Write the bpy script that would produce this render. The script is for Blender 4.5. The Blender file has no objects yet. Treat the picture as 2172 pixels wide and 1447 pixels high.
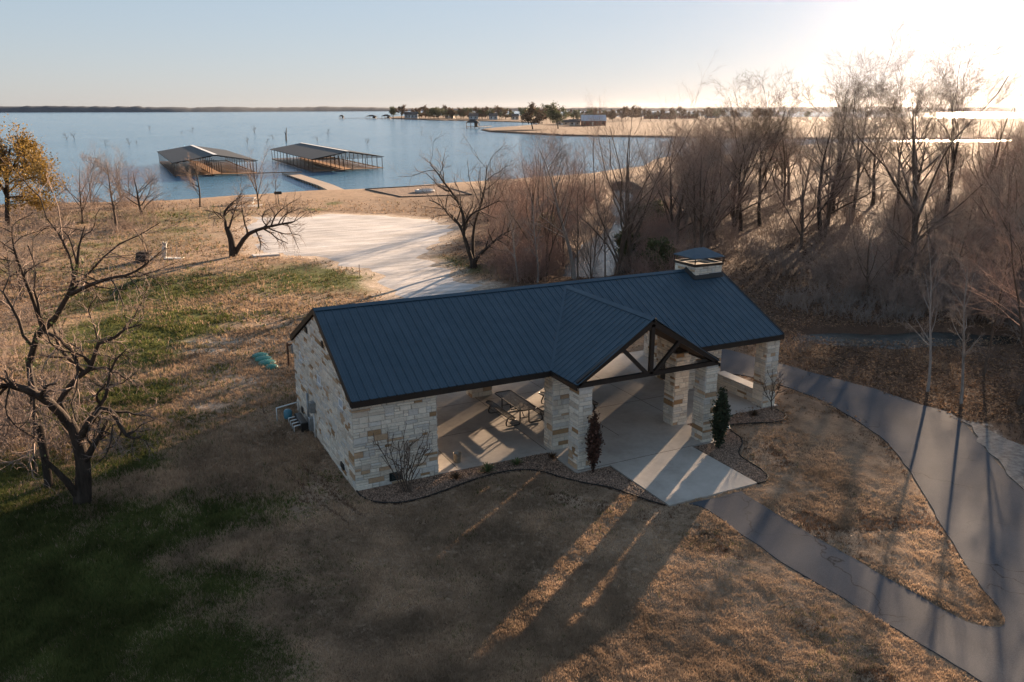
import bpy, bmesh, math, random
import numpy as np
from mathutils import Vector
PI = math.pi
S = 3.2                                   # metres per building unit (eave height)
sc = bpy.context.scene
# ------------------------------------------------------------------ camera
FPX, PITCH, AZ = 1746.51, 0.2761, 1.1071
CAM = np.array([-2.038, -7.6909, 3.8329]) * S
cd = bpy.data.cameras.new('camera'); cam = bpy.data.objects.new('camera', cd); sc.collection.objects.link(cam)
cam.location = CAM; cam.rotation_euler = (PI/2 - PITCH, 0, AZ - PI/2)
cd.sensor_width = 36; cd.lens = FPX/2172*36; cd.clip_start = .1; cd.clip_end = 20000
sc.camera = cam
sc.render.resolution_x = 1024; sc.render.resolution_y = 682
# ------------------------------------------------------------------ world + sun
SUN_AZ, SUN_EL = math.radians(34.9), math.radians(10.1)
w = bpy.data.worlds.new('World'); sc.world = w; w.use_nodes = True
nt = w.node_tree; bg = nt.nodes['Background']
sky = nt.nodes.new('ShaderNodeTexSky'); sky.sky_type = 'NISHITA'; sky.sun_disc = False
sky.sun_elevation = SUN_EL; sky.sun_rotation = PI/2 - SUN_AZ
sky.air_density = 1.; sky.dust_density = .2; sky.ozone_density = 6.; sky.altitude = 100
vm = nt.nodes.new('ShaderNodeVectorMath'); vm.operation = 'SCALE'; vm.inputs['Scale'].default_value = 6.7
gm = nt.nodes.new('ShaderNodeGamma'); gm.inputs[1].default_value = .32
nt.links.new(sky.outputs[0], vm.inputs[0]); nt.links.new(vm.outputs[0], gm.inputs[0]); wt = nt.nodes.new('ShaderNodeVectorMath'); wt.operation = 'MULTIPLY'; wt.inputs[1].default_value = (1.05, .968, .965)
nt.links.new(gm.outputs[0], wt.inputs[0]); nt.links.new(wt.outputs[0], bg.inputs[0]); bg.inputs[1].default_value = 0.05
sl = bpy.data.lights.new('sun', 'SUN'); so = bpy.data.objects.new('sun', sl); sc.collection.objects.link(so)
sl.energy = 5.0; sl.angle = math.radians(.53); sl.color = (1, .71, .47)
sd = Vector((math.cos(SUN_AZ)*math.cos(SUN_EL), math.sin(SUN_AZ)*math.cos(SUN_EL), math.sin(SUN_EL)))
so.rotation_euler = sd.to_track_quat('Z', 'Y').to_euler(); so.location = (60, 40, 60)
sc.view_settings.view_transform = 'Standard'; sc.view_settings.look = 'None'
sc.view_settings.exposure = 2.25; sc.view_settings.gamma = 1
sc.render.engine = 'CYCLES'
sc.cycles.max_bounces = 6; sc.cycles.volume_bounces = 0; sc.cycles.transparent_max_bounces = 6
# ------------------------------------------------------------------ helpers
F_ = np.array([math.cos(AZ), math.sin(AZ), 0]); R_ = np.array([math.sin(AZ), -math.cos(AZ), 0]); U_ = np.array([0, 0, 1.])
FW = F_*math.cos(PITCH) - U_*math.sin(PITCH); UP = F_*math.sin(PITCH) + U_*math.cos(PITCH)
def at(x, y, z=0.):
    "point of the photograph (2172 px wide) -> where its ray meets height z"
    v = FW*FPX + R_*(x-1086) - UP*(y-723.5)
    return CAM + v*((z-CAM[2])/v[2])
def pix(P):
    q = np.asarray(P, float) - CAM; z = q@FW
    return 1086+FPX*(q@R_)/z, 723.5-FPX*(q@UP)/z
def z_for(P, ytop):
    "height at which the vertical through P reaches picture row ytop"
    q = np.asarray(P, float) - CAM
    k = (723.5-ytop)/FPX
    # (q+h U)@UP = k*(q+h U)@FW
    return (k*(q@FW) - q@UP)/(U_@UP - k*(U_@FW))
def on_depth(x, y, P0, dd=0.):
    "ray through (x,y) meets the upright plane through P0 facing the camera, dd metres deeper"
    v = FW*FPX + R_*(x-1086) - UP*(y-723.5)
    D = (np.asarray(P0)-CAM)@F_ + dd
    return CAM + v*(D/(v@F_))
def A(pts, z=0.): return np.array([at(x, y, z) for x, y in pts])
def tag(o, label=None, cat=None, group=None, kind=None):
    if label: o['label'] = label
    if cat: o['category'] = cat
    if group: o['group'] = group
    if kind: o['kind'] = kind
    return o
def empty(name, loc, label, cat, group=None, rz=0):
    o = bpy.data.objects.new(name, None); sc.collection.objects.link(o); o.location = loc; o.rotation_euler = (0, 0, rz)
    o.empty_display_size = .3
    return tag(o, label, cat, group)
def mk(name, V, Fc, mat, parent=None, smooth=False, attrs=None):
    V = np.asarray(V, np.float32).reshape(-1, 3); me = bpy.data.meshes.new(name)
    if isinstance(Fc, np.ndarray):
        n, k = Fc.shape
        me.vertices.add(len(V)); me.vertices.foreach_set('co', V.ravel())
        me.loops.add(n*k); me.loops.foreach_set('vertex_index', Fc.astype(np.int32).ravel())
        me.polygons.add(n); me.polygons.foreach_set('loop_start', np.arange(n, dtype=np.int32)*k)
        me.update(calc_edges=True)
    else:
        me.from_pydata([tuple(v) for v in V.tolist()], [], Fc); me.update()
    if smooth: me.polygons.foreach_set('use_smooth', np.ones(len(me.polygons), bool))
    for an, arr in (attrs or {}).items():
        arr = np.asarray(arr, np.float32)
        if arr.ndim == 1:
            a = me.attributes.new(an, 'FLOAT', 'POINT'); a.data.foreach_set('value', arr)
        else:
            a = me.attributes.new(an, 'FLOAT_COLOR', 'POINT'); a.data.foreach_set('color', np.hstack([arr, np.ones((len(arr), 1), np.float32)]).ravel())
    me.materials.append(mat)
    o = bpy.data.objects.new(name, me); sc.collection.objects.link(o)
    if parent: o.parent = parent
    return o
def copy_tree(o, parent=None):
    c = o.copy(); sc.collection.objects.link(c); c.parent = parent
    if parent: c.matrix_parent_inverse = o.matrix_parent_inverse.copy()
    for ch in [x for x in KIDS.get(o.name, [])]: copy_tree(ch, c)
    return c
KIDS = {}
def kids(root, lst, sub=None):
    KIDS[root.name] = lst
class MB:
    def __init__(s): s.V = []; s.F = []; s.C = []; s.usec = False
    def add(s, V, Fc, col=None):
        b = len(s.V); s.V += [tuple(v) for v in V]; s.F += [tuple(i+b for i in f) for f in Fc]
        if col is not None: s.usec = True
        s.C += [col if col is not None else (1, 1, 1)]*len(V)
        return s
    def box(s, x0, y0, z0, x1, y1, z1, col=None, bev=0):
        if bev > 0:
            b = bev
            V = []
            for z, i in ((z0, 0), (z1-b, 0), (z1, b)):
                V += [(x0+i, y0+i, z), (x1-i, y0+i, z), (x1-i, y1-i, z), (x0+i, y1-i, z)]
            Fc = [(3, 2, 1, 0), (8, 9, 10, 11)]
            for k in (0, 4):
                for j in range(4): Fc.append((k+j, k+(j+1) % 4, k+4+(j+1) % 4, k+4+j))
            return s.add(V, Fc, col)
        return s.add([(x0, y0, z0), (x1, y0, z0), (x1, y1, z0), (x0, y1, z0), (x0, y0, z1), (x1, y0, z1), (x1, y1, z1), (x0, y1, z1)],
              [(3, 2, 1, 0), (4, 5, 6, 7), (0, 1, 5, 4), (1, 2, 6, 5), (2, 3, 7, 6), (3, 0, 4, 7)], col)
    def bar(s, a, b, wd, ht, up=(0, 0, 1), col=None):
        a = Vector(a); b = Vector(b); d = (b-a).normalized(); u = Vector(up); sd_ = d.cross(u)
        if sd_.length < 1e-4: sd_ = d.cross(Vector((1, 0, 0)))
        sd_.normalize(); u = sd_.cross(d).normalized(); V = []
        for p in (a, b):
            for i, j in ((-1, -1), (1, -1), (1, 1), (-1, 1)): V.append(tuple(p+sd_*i*wd/2+u*j*ht/2))
        return s.add(V, [(0, 1, 2, 3), (7, 6, 5, 4), (0, 4, 5, 1), (1, 5, 6, 2), (2, 6, 7, 3), (3, 7, 4, 0)], col)
    def tube(s, pts, r, n=8, col=None):
        pts = [Vector(p) for p in pts]; rr = r if isinstance(r, (list, tuple)) else [r]*len(pts); V = []; N = len(pts)
        t0 = (pts[1]-pts[0]).normalized(); x = t0.orthogonal().normalized()
        for i, p in enumerate(pts):
            t = (pts[min(i+1, N-1)]-pts[max(i-1, 0)]).normalized(); x = (x-t*x.dot(t)).normalized(); y = t.cross(x)
            for k in range(n): V.append(tuple(p+(x*math.cos(2*PI*k/n)+y*math.sin(2*PI*k/n))*rr[i]))
        Fc = []
        for i in range(N-1):
            for k in range(n): Fc.append((i*n+k, i*n+(k+1) % n, (i+1)*n+(k+1) % n, (i+1)*n+k))
        Fc.append(tuple(range(n-1, -1, -1))); Fc.append(tuple((N-1)*n+k for k in range(n)))
        return s.add(V, Fc, col)
    def lathe(s, prof, c=(0, 0, 0), n=20, col=None):
        V = []; m = len(prof)
        for r, z in prof:
            for k in range(n): V.append((c[0]+r*math.cos(2*PI*k/n), c[1]+r*math.sin(2*PI*k/n), c[2]+z))
        Fc = [(i*n+k, i*n+(k+1) % n, (i+1)*n+(k+1) % n, (i+1)*n+k) for i in range(m-1) for k in range(n)]
        Fc.append(tuple(range(n-1, -1, -1))); Fc.append(tuple((m-1)*n+k for k in range(n)))
        return s.add(V, Fc, col)
    def build(s, name, mat, parent=None, smooth=False):
        return mk(name, s.V, s.F, mat, parent, smooth, {'tint': np.array(s.C)} if s.usec else None)
# ------------------------------------------------------------------ materials
def newmat(name, rough=.8, spec=.3, metal=0.):
    m = bpy.data.materials.new(name); m.use_nodes = True; n = m.node_tree.nodes; b = n['Principled BSDF']
    b.inputs['Roughness'].default_value = rough; b.inputs['Specular IOR Level'].default_value = spec; b.inputs['Metallic'].default_value = metal
    return m, m.node_tree, b
def nd(t, typ, **kw):
    n = t.nodes.new(typ)
    for k, v in kw.items():
        if k in n.inputs: n.inputs[k].default_value = v
        else: setattr(n, k, v)
    return n
def noise(t, scale, detail=4, rough=.6, co=None, dist=0.):
    n = nd(t, 'ShaderNodeTexNoise', Scale=scale, Detail=detail, Roughness=rough, Distortion=dist)
    if co is None: co = nd(t, 'ShaderNodeTexCoord').outputs['Object']
    t.links.new(co, n.inputs['Vector']); return n.outputs['Fac']
def ramp(t, f, stops):
    r = nd(t, 'ShaderNodeValToRGB'); e = r.color_ramp.elements
    while len(e) < len(stops): e.new(.5)
    for i, (p, c) in enumerate(stops):
        e[i].position = p; e[i].color = (c, c, c, 1) if not isinstance(c, (tuple, list)) else (*c, 1)
    t.links.new(f, r.inputs[0]); return r.outputs[0]
def mix(t, f, a, b, typ='MIX'):
    m = nd(t, 'ShaderNodeMix', data_type='RGBA', blend_type=typ)
    for s_, v in ((0, f), (6, a), (7, b)):
        if hasattr(v, 'links'): t.links.new(v, m.inputs[s_])
        else: m.inputs[s_].default_value = v if s_ == 0 else (*v, 1)
    return m.outputs[2]
def mathn(t, op, a, b=0.):
    m = nd(t, 'ShaderNodeMath', operation=op)
    for i, v in ((0, a), (1, b)):
        if hasattr(v, 'links'): t.links.new(v, m.inputs[i])
        else: m.inputs[i].default_value = v
    return m.outputs[0]
def bump(t, b, h, strength=.5, dist=.02):
    n = nd(t, 'ShaderNodeBump', Strength=strength, Distance=dist); t.links.new(h, n.inputs['Height']); t.links.new(n.outputs[0], b.inputs['Normal'])
def simple(name, c1, c2, scale=8, rough=.7, spec=.3, metal=0, bs=.3, bd=.01, detail=5):
    m, t, b = newmat(name, rough, spec, metal); f = noise(t, scale, detail)
    t.links.new(ramp(t, f, [(.3, c1), (.7, c2)]), b.inputs['Base Color'])
    if bs: bump(t, b, noise(t, scale*4, 4), bs, bd)
    return m
def attr(t, name): 
    a = nd(t, 'ShaderNodeAttribute', attribute_name=name); return a
M = {}
def stone_mat():
    m, t, b = newmat('limestone', .88, .2); a = attr(t, 'tint').outputs['Color']
    f = noise(t, 9, 6, .7); g = noise(t, 60, 4, .6)
    c = mix(t, 1., a, ramp(t, f, [(.25, .72), (.5, 1.), (.8, 1.12)]), 'MULTIPLY')
    c = mix(t, 1., c, ramp(t, g, [(.3, .86), (.7, 1.08)]), 'MULTIPLY')
    t.links.new(c, b.inputs['Base Color'])
    bump(t, b, mathn(t, 'ADD', noise(t, 14, 6, .7), mathn(t, 'MULTIPLY', g, .3)), .8, .03)
    return m
M['stone'] = stone_mat()
def tinted(name, rough=.8, spec=.25, sc_=6, lo=.75, hi=1.15, bs=.3):
    m, t, b = newmat(name, rough, spec); a = attr(t, 'tint').outputs['Color']
    t.links.new(mix(t, 1., a, ramp(t, noise(t, sc_, 5), [(.3, lo), (.7, hi)]), 'MULTIPLY'), b.inputs['Base Color'])
    if bs: bump(t, b, noise(t, sc_*5, 4), bs, .01)
    return m
M['tinted'] = tinted('painted_or_natural')
M['cap'] = simple('cap_stone', (.38, .37, .35), (.5, .49, .46), 5, .8)
def roof_mat():
    m, t, b = newmat('standing_seam_metal', .45, .6, .3)
    f = noise(t, .8, 3); t.links.new(ramp(t, f, [(.3, (.015, .045, .072)), (.7, (.024, .056, .086))]), b.inputs['Base Color'])
    t.links.new(ramp(t, noise(t, 2.2, 5), [(.3, .36), (.7, .56)]), b.inputs['Roughness'])
    bump(t, b, noise(t, 3, 2), .08, .03); return m
M['roof'] = roof_mat()
M['trim'] = simple('dark_bronze_trim', (.010, .008, .007), (.017, .014, .012), 3, .5, .4, 0, .05)
M['ceiling'] = simple('brown_ceiling', (.05, .032, .022), (.07, .045, .03), 3, .8)
M['black'] = simple('black_coated_steel', (.012, .012, .012), (.02, .02, .02), 20, .4, .5, 0, .05)
def concrete():
    m, t, b = newmat('broom_concrete', .75, .3)
    f = noise(t, .5, 6, .65); g = noise(t, 5, 6, .7)
    c = mix(t, .35, ramp(t, f, [(.3, (.29, .25, .21)), (.5, (.43, .385, .33)), (.7, (.52, .475, .42))]), ramp(t, g, [(.3, (.32, .29, .26)), (.7, (.50, .47, .43))]))
    t.links.new(c, b.inputs['Base Color']); bump(t, b, noise(t, 40, 5, .7), .25, .004); return m
M['concrete'] = concrete()
def asphalt():
    m, t, b = newmat('old_asphalt', .9, .12)
    co = nd(t, 'ShaderNodeTexCoord').outputs['Object']
    f = noise(t, .35, 6, .65, co); g = noise(t, 45, 3, .8, co)
    c = mix(t, .4, ramp(t, f, [(.3, (.045, .050, .060)), (.5, (.066, .073, .086)), (.72, (.098, .105, .118))]), ramp(t, g, [(.35, (.028, .030, .035)), (.68, (.145, .15, .165))]))
    # cracks: thin lines of a warped voronoi, only in places
    wv = nd(t, 'ShaderNodeVectorMath', operation='ADD'); nn = nd(t, 'ShaderNodeTexNoise', Scale=1.3, Detail=6.); t.links.new(co, nn.inputs['Vector'])
    sv = nd(t, 'ShaderNodeVectorMath', operation='SCALE'); sv.inputs['Scale'].default_value = 1.1
    t.links.new(nn.outputs['Color'], sv.inputs[0]); t.links.new(co, wv.inputs[0]); t.links.new(sv.outputs[0], wv.inputs[1])
    v = nd(t, 'ShaderNodeTexVoronoi', feature='DISTANCE_TO_EDGE', Scale=.26); t.links.new(wv.outputs[0], v.inputs['Vector'])
    ck = ramp(t, v.outputs['Distance'], [(.0, 1.), (.006, 0.)])
    ck = mathn(t, 'MULTIPLY', ck, ramp(t, noise(t, .22, 2, .5, co), [(.46, 0.), (.56, 1.)]))
    c = mix(t, ck, c, (.012, .012, .012))
    t.links.new(c, b.inputs['Base Color']); bump(t, b, g, .5, .006); return m
M['asphalt'] = asphalt()
def ground_mat():
    m, t, b = newmat('lawn_and_soil', .95, .12)
    co = nd(t, 'ShaderNodeTexCoord').outputs['Object']
    gr = attr(t, 'green').outputs['Fac']; di = attr(t, 'dirt').outputs['Fac']; li = attr(t, 'litter').outputs['Fac']
    n1 = noise(t, .35, 6, .7, co); n2 = noise(t, 2.2, 6, .75, co); n3 = noise(t, 14, 5, .75, co)
    dorm = mix(t, .5, ramp(t, n2, [(.3, (.19, .128, .082)), (.5, (.32, .225, .15)), (.72, (.44, .32, .22))]), ramp(t, n3, [(.3, (.155, .10, .065)), (.7, (.48, .345, .235))]))
    green = mix(t, .5, ramp(t, n2, [(.3, (.05, .066, .02)), (.55, (.115, .13, .036)), (.75, (.19, .17, .055))]), ramp(t, n3, [(.3, (.025, .038, .010)), (.7, (.12, .13, .04))]))
    soil = ramp(t, mathn(t, 'MULTIPLY', mathn(t, 'ADD', n3, n2), .5), [(.35, (.27, .20, .14)), (.5, (.42, .33, .25)), (.62, (.58, .50, .42))])
    lit = mix(t, .5, ramp(t, n2, [(.3, (.042, .026, .018)), (.7, (.13, .078, .052))]), ramp(t, n3, [(.35, (.034, .022, .016)), (.72, (.21, .13, .088))]))
    def thr(a, w_=.38, n=None):
        s_ = mathn(t, 'ADD', a, mathn(t, 'MULTIPLY', mathn(t, 'SUBTRACT', n or mathn(t, 'ADD', mathn(t, 'MULTIPLY', n1, .25), mathn(t, 'ADD', mathn(t, 'MULTIPLY', n2, .4), mathn(t, 'MULTIPLY', n3, .35))), .5), w_*3.2))
        return ramp(t, s_, [(.44, 0.), (.66, 1.)])
    dorm = mix(t, 1., dorm, ramp(t, noise(t, .9, 5, .7, co), [(.32, .62), (.5, .95), (.7, 1.15)]), 'MULTIPLY')
    c = mix(t, thr(gr), dorm, green); c = mix(t, thr(li), c, lit); c = mix(t, thr(di), c, soil)
    t.links.new(c, b.inputs['Base Color'])
    h = mathn(t, 'ADD', mathn(t, 'MULTIPLY', n2, .9), mathn(t, 'MULTIPLY', n3, .5))
    bump(t, b, h, .8, .09); return m
M['ground'] = ground_mat()
def lot_mat():
    m, t, b = newmat('crushed_limestone', .9, .2); co = nd(t, 'ShaderNodeTexCoord').outputs['Object']
    mp = nd(t, 'ShaderNodeMapping'); mp.inputs['Rotation'].default_value = (0, 0, math.radians(-38)); mp.inputs['Scale'].default_value = (.10, 1.15, 1)
    t.links.new(co, mp.inputs['Vector'])
    f = noise(t, 1.6, 7, .72, mp.outputs[0], .5); g = noise(t, .25, 5, .6, co); h = noise(t, 6, 5, .7, co)
    c = mix(t, .55, ramp(t, f, [(.38, (.20, .19, .185)), (.5, (.44, .43, .425)), (.62, (.76, .75, .74))]), ramp(t, g, [(.3, (.34, .32, .30)), (.7, (.62, .60, .575))]))
    c = mix(t, 1., c, ramp(t, h, [(.3, .88), (.7, 1.08)]), 'MULTIPLY')
    t.links.new(c, b.inputs['Base Color']); bump(t, b, mathn(t, 'ADD', f, mathn(t, 'MULTIPLY', h, .3)), .6, .05); return m
M['lot'] = lot_mat()
def mulch_mat():
    m, t, b = newmat('pebble_mulch', .85, .3); co = nd(t, 'ShaderNodeTexCoord').outputs['Object']
    v = nd(t, 'ShaderNodeTexVoronoi', Scale=17.); t.links.new(co, v.inputs['Vector'])
    c = ramp(t, v.outputs['Color'], [(.2, (.06, .036, .025)), (.5, (.17, .11, .075)), (.8, (.33, .24, .18))])
    t.links.new(mix(t, 1., c, ramp(t, noise(t, 1.2, 4, .6, co), [(.3, .7), (.7, 1.15)]), 'MULTIPLY'), b.inputs['Base Color'])
    bump(t, b, mathn(t, 'SUBTRACT', 1., v.outputs['Distance']), 1., .04); return m
M['mulch'] = mulch_mat()
def water_mat():
    m, t, b = newmat('lake_water', .12, .5); b.inputs['Base Color'].default_value = (.09, .22, .34, 1); b.inputs['IOR'].default_value = 1.33
    co = nd(t, 'ShaderNodeTexCoord').outputs['Object']
    mp = nd(t, 'ShaderNodeMapping'); mp.inputs['Rotation'].default_value = (0, 0, math.radians(-25)); mp.inputs['Scale'].default_value = (.55, 1.5, 1); t.links.new(co, mp.inputs['Vector'])
    f = noise(t, .55, 6, .62, mp.outputs[0]); g = noise(t, .02, 3, .5, co)
    h = mathn(t, 'MULTIPLY', f, ramp(t, g, [(.35, .6), (.65, 1.)]))
    bump(t, b, h, .9, .55); return m
M['water'] = water_mat()
def pond_mat():
    m, t, b = newmat('still_water', .05, .5); b.inputs['Base Color'].default_value = (.02, .03, .03, 1); b.inputs['IOR'].default_value = 1.33
    bump(t, b, noise(t, 1.8, 5), .8, .11); return m
M['pond'] = pond_mat(); M['glint'] = M['pond'].copy(); M['glint'].node_tree.nodes['Principled BSDF'].inputs['Roughness'].default_value = .24
def bark(name, c1, c2, sc_=3):
    m, t, b = newmat(name, .9, .15); co = nd(t, 'ShaderNodeTexCoord').outputs['Object']
    mp = nd(t, 'ShaderNodeMapping'); mp.inputs['Scale'].default_value = (3, 3, .6); t.links.new(co, mp.inputs['Vector'])
    f = noise(t, sc_, 6, .7, mp.outputs[0]); t.links.new(ramp(t, f, [(.3, c1), (.7, c2)]), b.inputs['Base Color']); bump(t, b, f, .8, .05); return m
M['bark'] = bark('bark_brown', (.05, .036, .027), (.15, .115, .09))
M['bark_dark'] = bark('bark_dark', (.022, .018, .015), (.07, .055, .045))
M['bark_pale'] = bark('bark_pale', (.16, .14, .125), (.36, .33, .30))
M['twig'] = bark('twigs_brown', (.16, .12, .10), (.34, .265, .22), 1)
M['twig_red'] = bark('twigs_reddish', (.18, .115, .09), (.37, .25, .205), 1)
M['twig_grey'] = bark('twigs_grey', (.14, .115, .10), (.32, .27, .235), 1)
def leaf(name, c1, c2, sc_=1.2, tr=.25):
    m, t, b = newmat(name, .7, .2); t.links.new(ramp(t, noise(t, sc_, 4), [(.3, c1), (.7, c2)]), b.inputs['Base Color'])
    try: b.inputs['Subsurface Weight'].default_value = 0
    except Exception: pass
    if tr:
        o = t.nodes['Material Output']; ts = nd(t, 'ShaderNodeBsdfTranslucent'); ms = nd(t, 'ShaderNodeMixShader'); ms.inputs[0].default_value = tr
        t.links.new(ramp(t, noise(t, sc_, 4), [(.3, c1), (.7, c2)]), ts.inputs[0])
        t.links.new(b.outputs[0], ms.inputs[1]); t.links.new(ts.outputs[0], ms.inputs[2]); t.links.new(ms.outputs[0], o.inputs[0])
    return m
M['leaf_gold'] = leaf('leaves_gold', (.12, .085, .028), (.33, .21, .05), .5, .35)
M['leaf_dark'] = leaf('leaves_dark_green', (.045, .058, .026), (.12, .135, .06), .3, .2)
M['leaf_brown'] = leaf('leaves_brown', (.06, .038, .022), (.15, .095, .055), .3, .2)
M['juniper_green'] = leaf('juniper_green', (.018, .028, .016), (.05, .065, .035), 5, .1)
M['juniper_red'] = leaf('juniper_rust', (.05, .026, .020), (.12, .06, .042), 6, .15)
M['yucca'] = leaf('yucca_green', (.07, .09, .035), (.16, .19, .08), 5, .15)
M['wood'] = simple('deck_wood', (.20, .105, .055), (.36, .20, .11), 2, .8)
M['wood_grey'] = simple('walkway_boards', (.24, .19, .15), (.36, .29, .23), 2, .8)
M['rust'] = simple('rusty_steel', (.07, .035, .02), (.13, .07, .045), 3, .7)
M['dockroof'] = simple('dock_roof_metal', (.009, .014, .018), (.016, .022, .027), .6, .6, .3, .1, .05)
M['white'] = simple('white_paint', (.7, .7, .68), (.8, .8, .78), 3, .5, .4, 0, .05)
M['glass'] = simple('dark_glass', (.02, .025, .03), (.03, .035, .04), 3, .08, .6, 0, 0)
M['frost'] = simple('frosted_glass', (.35, .42, .48), (.45, .52, .58), 3, .3, .5, 0, 0)
M['pvc'] = simple('white_pvc', (.55, .58, .58), (.65, .68, .68), 8, .4, .4, 0, 0)
M['galv'] = simple('galvanised_conduit', (.2, .22, .23), (.3, .32, .33), 8, .4, .5, .5, .05)
M['bluetank'] = simple('blue_plastic', (.04, .16, .22), (.07, .22, .3), 4, .4, .5, 0, 0)
M['lid'] = simple('green_plastic', (.012, .13, .10), (.02, .19, .15), 4, .45, .45, 0, .05)
M['galvbucket'] = simple('zinc_bucket', (.22, .19, .15), (.34, .3, .24), 9, .4, .5, .5, .1)
M['edge'] = simple('black_edging', (.012, .011, .010), (.02, .018, .016), 4, .7)
M['plaque'] = simple('bronze_plaque', (.008, .014, .016), (.014, .022, .024), 8, .35, .5, .3, .05)
M['plaquetext'] = simple('raised_letters', (.07, .09, .09), (.1, .12, .12), 8, .4, .5, .3, 0)
M['lime'] = simple('whitewashed_stump', (.06, .055, .05), (.75, .72, .66), 5, .85, .2, 0, .5, .03, 3)
M['pale_slab'] = simple('pale_concrete', (.5, .48, .45), (.62, .6, .56), 4, .8)
M['brick'] = simple('red_brick_far', (.16, .05, .035), (.22, .08, .055), 2, .85)
M['house_roof_blue'] = simple('pale_metal_roof', (.42, .47, .53), (.5, .55, .6), 1, .35, .5, .3, 0)
M['house_roof_dark'] = simple('shingle_roof', (.05, .05, .055), (.08, .08, .085), 1, .85)
M['siding'] = simple('house_siding', (.25, .30, .34), (.32, .37, .4), 1, .8)
M['siding_tan'] = simple('house_siding_tan', (.36, .31, .25), (.42, .37, .3), 1, .8)
M['hill'] = simple('wooded_shore', (.06, .072, .09), (.09, .105, .12), .02, .95, .1, 0, 0)
# ------------------------------------------------------------------ land, water and zones
WZ = -1.2
def sdf(P, poly):
    "signed distance, positive inside"
    P = P[:, :2]; poly = np.asarray(poly)[:, :2]; n = len(poly); d2 = np.full(len(P), 1e18); ins = np.zeros(len(P), bool)
    for i in range(n):
        a = poly[i]; b = poly[(i+1) % n]; ab = b-a; L = ab@ab
        if L < 1e-12: continue
        t = np.clip(((P-a)@ab)/L, 0, 1); q = P-(a+t[:, None]*ab); d2 = np.minimum(d2, (q*q).sum(1))
        if a[1] != b[1]:
            c = ((a[1] > P[:, 1]) != (b[1] > P[:, 1])) & (P[:, 0] < (b[0]-a[0])*(P[:, 1]-a[1])/(b[1]-a[1])+a[0]); ins ^= c
    d = np.sqrt(d2); return np.where(ins, d, -d)
def smooth(x): x = np.clip(x, 0, 1); return x*x*(3-2*x)
def hashn(x, y, s):
    def h(i, j): 
        v = np.sin(i*127.1+j*311.7+s*74.7)*43758.5453; return v-np.floor(v)
    i = np.floor(x); j = np.floor(y); u = smooth(x-i); v = smooth(y-j)
    return (h(i, j)*(1-u)+h(i+1, j)*u)*(1-v)+(h(i, j+1)*(1-u)+h(i+1, j+1)*u)*v
def fbm(x, y, s, o=4):
    r = 0; a = .5
    for k in range(o): r = r+a*(hashn(x, y, s+k)-.5)*2; x = x*2.03+5.1; y = y*2.03+1.7; a *= .5
    return r
def roughen(poly, amp, step, seed):
    "subdivide a polygon and wobble it sideways"
    poly = np.asarray(poly)[:, :2]; out = []
    for i in range(len(poly)):
        a = poly[i]; b = poly[(i+1) % len(poly)]; L = np.linalg.norm(b-a); k = max(1, int(L/step))
        out += [a+(b-a)*j/k for j in range(k)]
    out = np.array(out); t = np.roll(out, -1, 0)-np.roll(out, 1, 0); t /= np.linalg.norm(t, axis=1)[:, None]+1e-9
    n = np.stack([t[:, 1], -t[:, 0]], 1); return out+n*(fbm(out[:, 0]/step*.6, out[:, 1]/step*.6, seed, 3)*amp)[:, None]
def spline(pts, k=6, closed=False):
    "Catmull-Rom through 2-D points"
    p = np.asarray(pts)[:, :2]; n = len(p); out = []
    rng_ = range(n if closed else n-1)
    for i in rng_:
        g = (lambda q: p[q % n]) if closed else (lambda q: p[min(max(q, 0), n-1)])
        a, b, c, d = g(i-1), g(i), g(i+1), g(i+2)
        for j in range(k):
            t = j/k; out.append(.5*((2*b)+(-a+c)*t+(2*a-5*b+4*c-d)*t*t+(-a+3*b-3*c+d)*t**3))
    if not closed: out.append(p[-1])
    return np.array(out)
RX = R_[:2]; FX = F_[:2]; C2 = CAM[:2]
shore_px = [(-1500, 452), (-600, 445), (0, 433), (100, 427), (250, 426), (354, 423), (430, 417), (529, 411), (600, 406), (660, 403), (700, 402), (735, 401), (770, 399), (840, 394), (900, 389), (955, 386), (1011, 383), (1073, 377), (1150, 373), (1239, 366), (1290, 358), (1346, 352), (1372, 338), (1400, 332), (1450, 332), (1510, 331), (1560, 329), (1620, 316), (1700, 307), (1760, 305.5), (1900, 304.5), (2172, 303.5), (3000, 302)]
NEAR = np.vstack([roughen(A(shore_px, WZ), .5, 3, 1)[:-1][:, :2] if False else A(shore_px, WZ)[:, :2], [C2+RX*900+FX*100], [C2+RX*900-FX*600], [C2-RX*900-FX*600], [C2-RX*900+FX*20]])
LAND2 = A([(1015, 276), (1035, 280.5), (1060, 282), (1100, 284), (1190, 289), (1300, 291), (1480, 293), (1700, 296), (2172, 297), (3000, 297), (3000, 251), (2172, 251), (1900, 250), (1600, 249), (1500, 248), (1300, 249), (1180, 254), (1130, 266), (1080, 270), (1040, 273)], WZ)
LAND3 = A([(812, 250.5), (830, 252.5), (860, 253.5), (930, 256), (1000, 257), (1090, 259.5), (1160, 263), (1230, 262), (1300, 251), (1300, 246.5), (1100, 245.5), (1000, 246), (900, 246), (835, 248)], WZ)
CREEK = roughen(spline(A([(1322, 404), (1336, 420), (1322, 440), (1346, 464), (1394, 482), (1400, 504), (1350, 520), (1330, 545), (1318, 592), (1205, 606), (1214, 566), (1238, 540), (1252, 512), (1296, 490), (1316, 466), (1300, 445), (1308, 425), (1308, 406)], WZ), 3, True), .6, .9, 17)
POOL = A([(935, 390.5), (1010, 386), (1106, 380), (1112, 386), (1000, 393), (960, 395)], WZ)
POOL2 = A([(1150, 470), (1190, 462), (1205, 480), (1178, 500), (1152, 492)], WZ)
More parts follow.
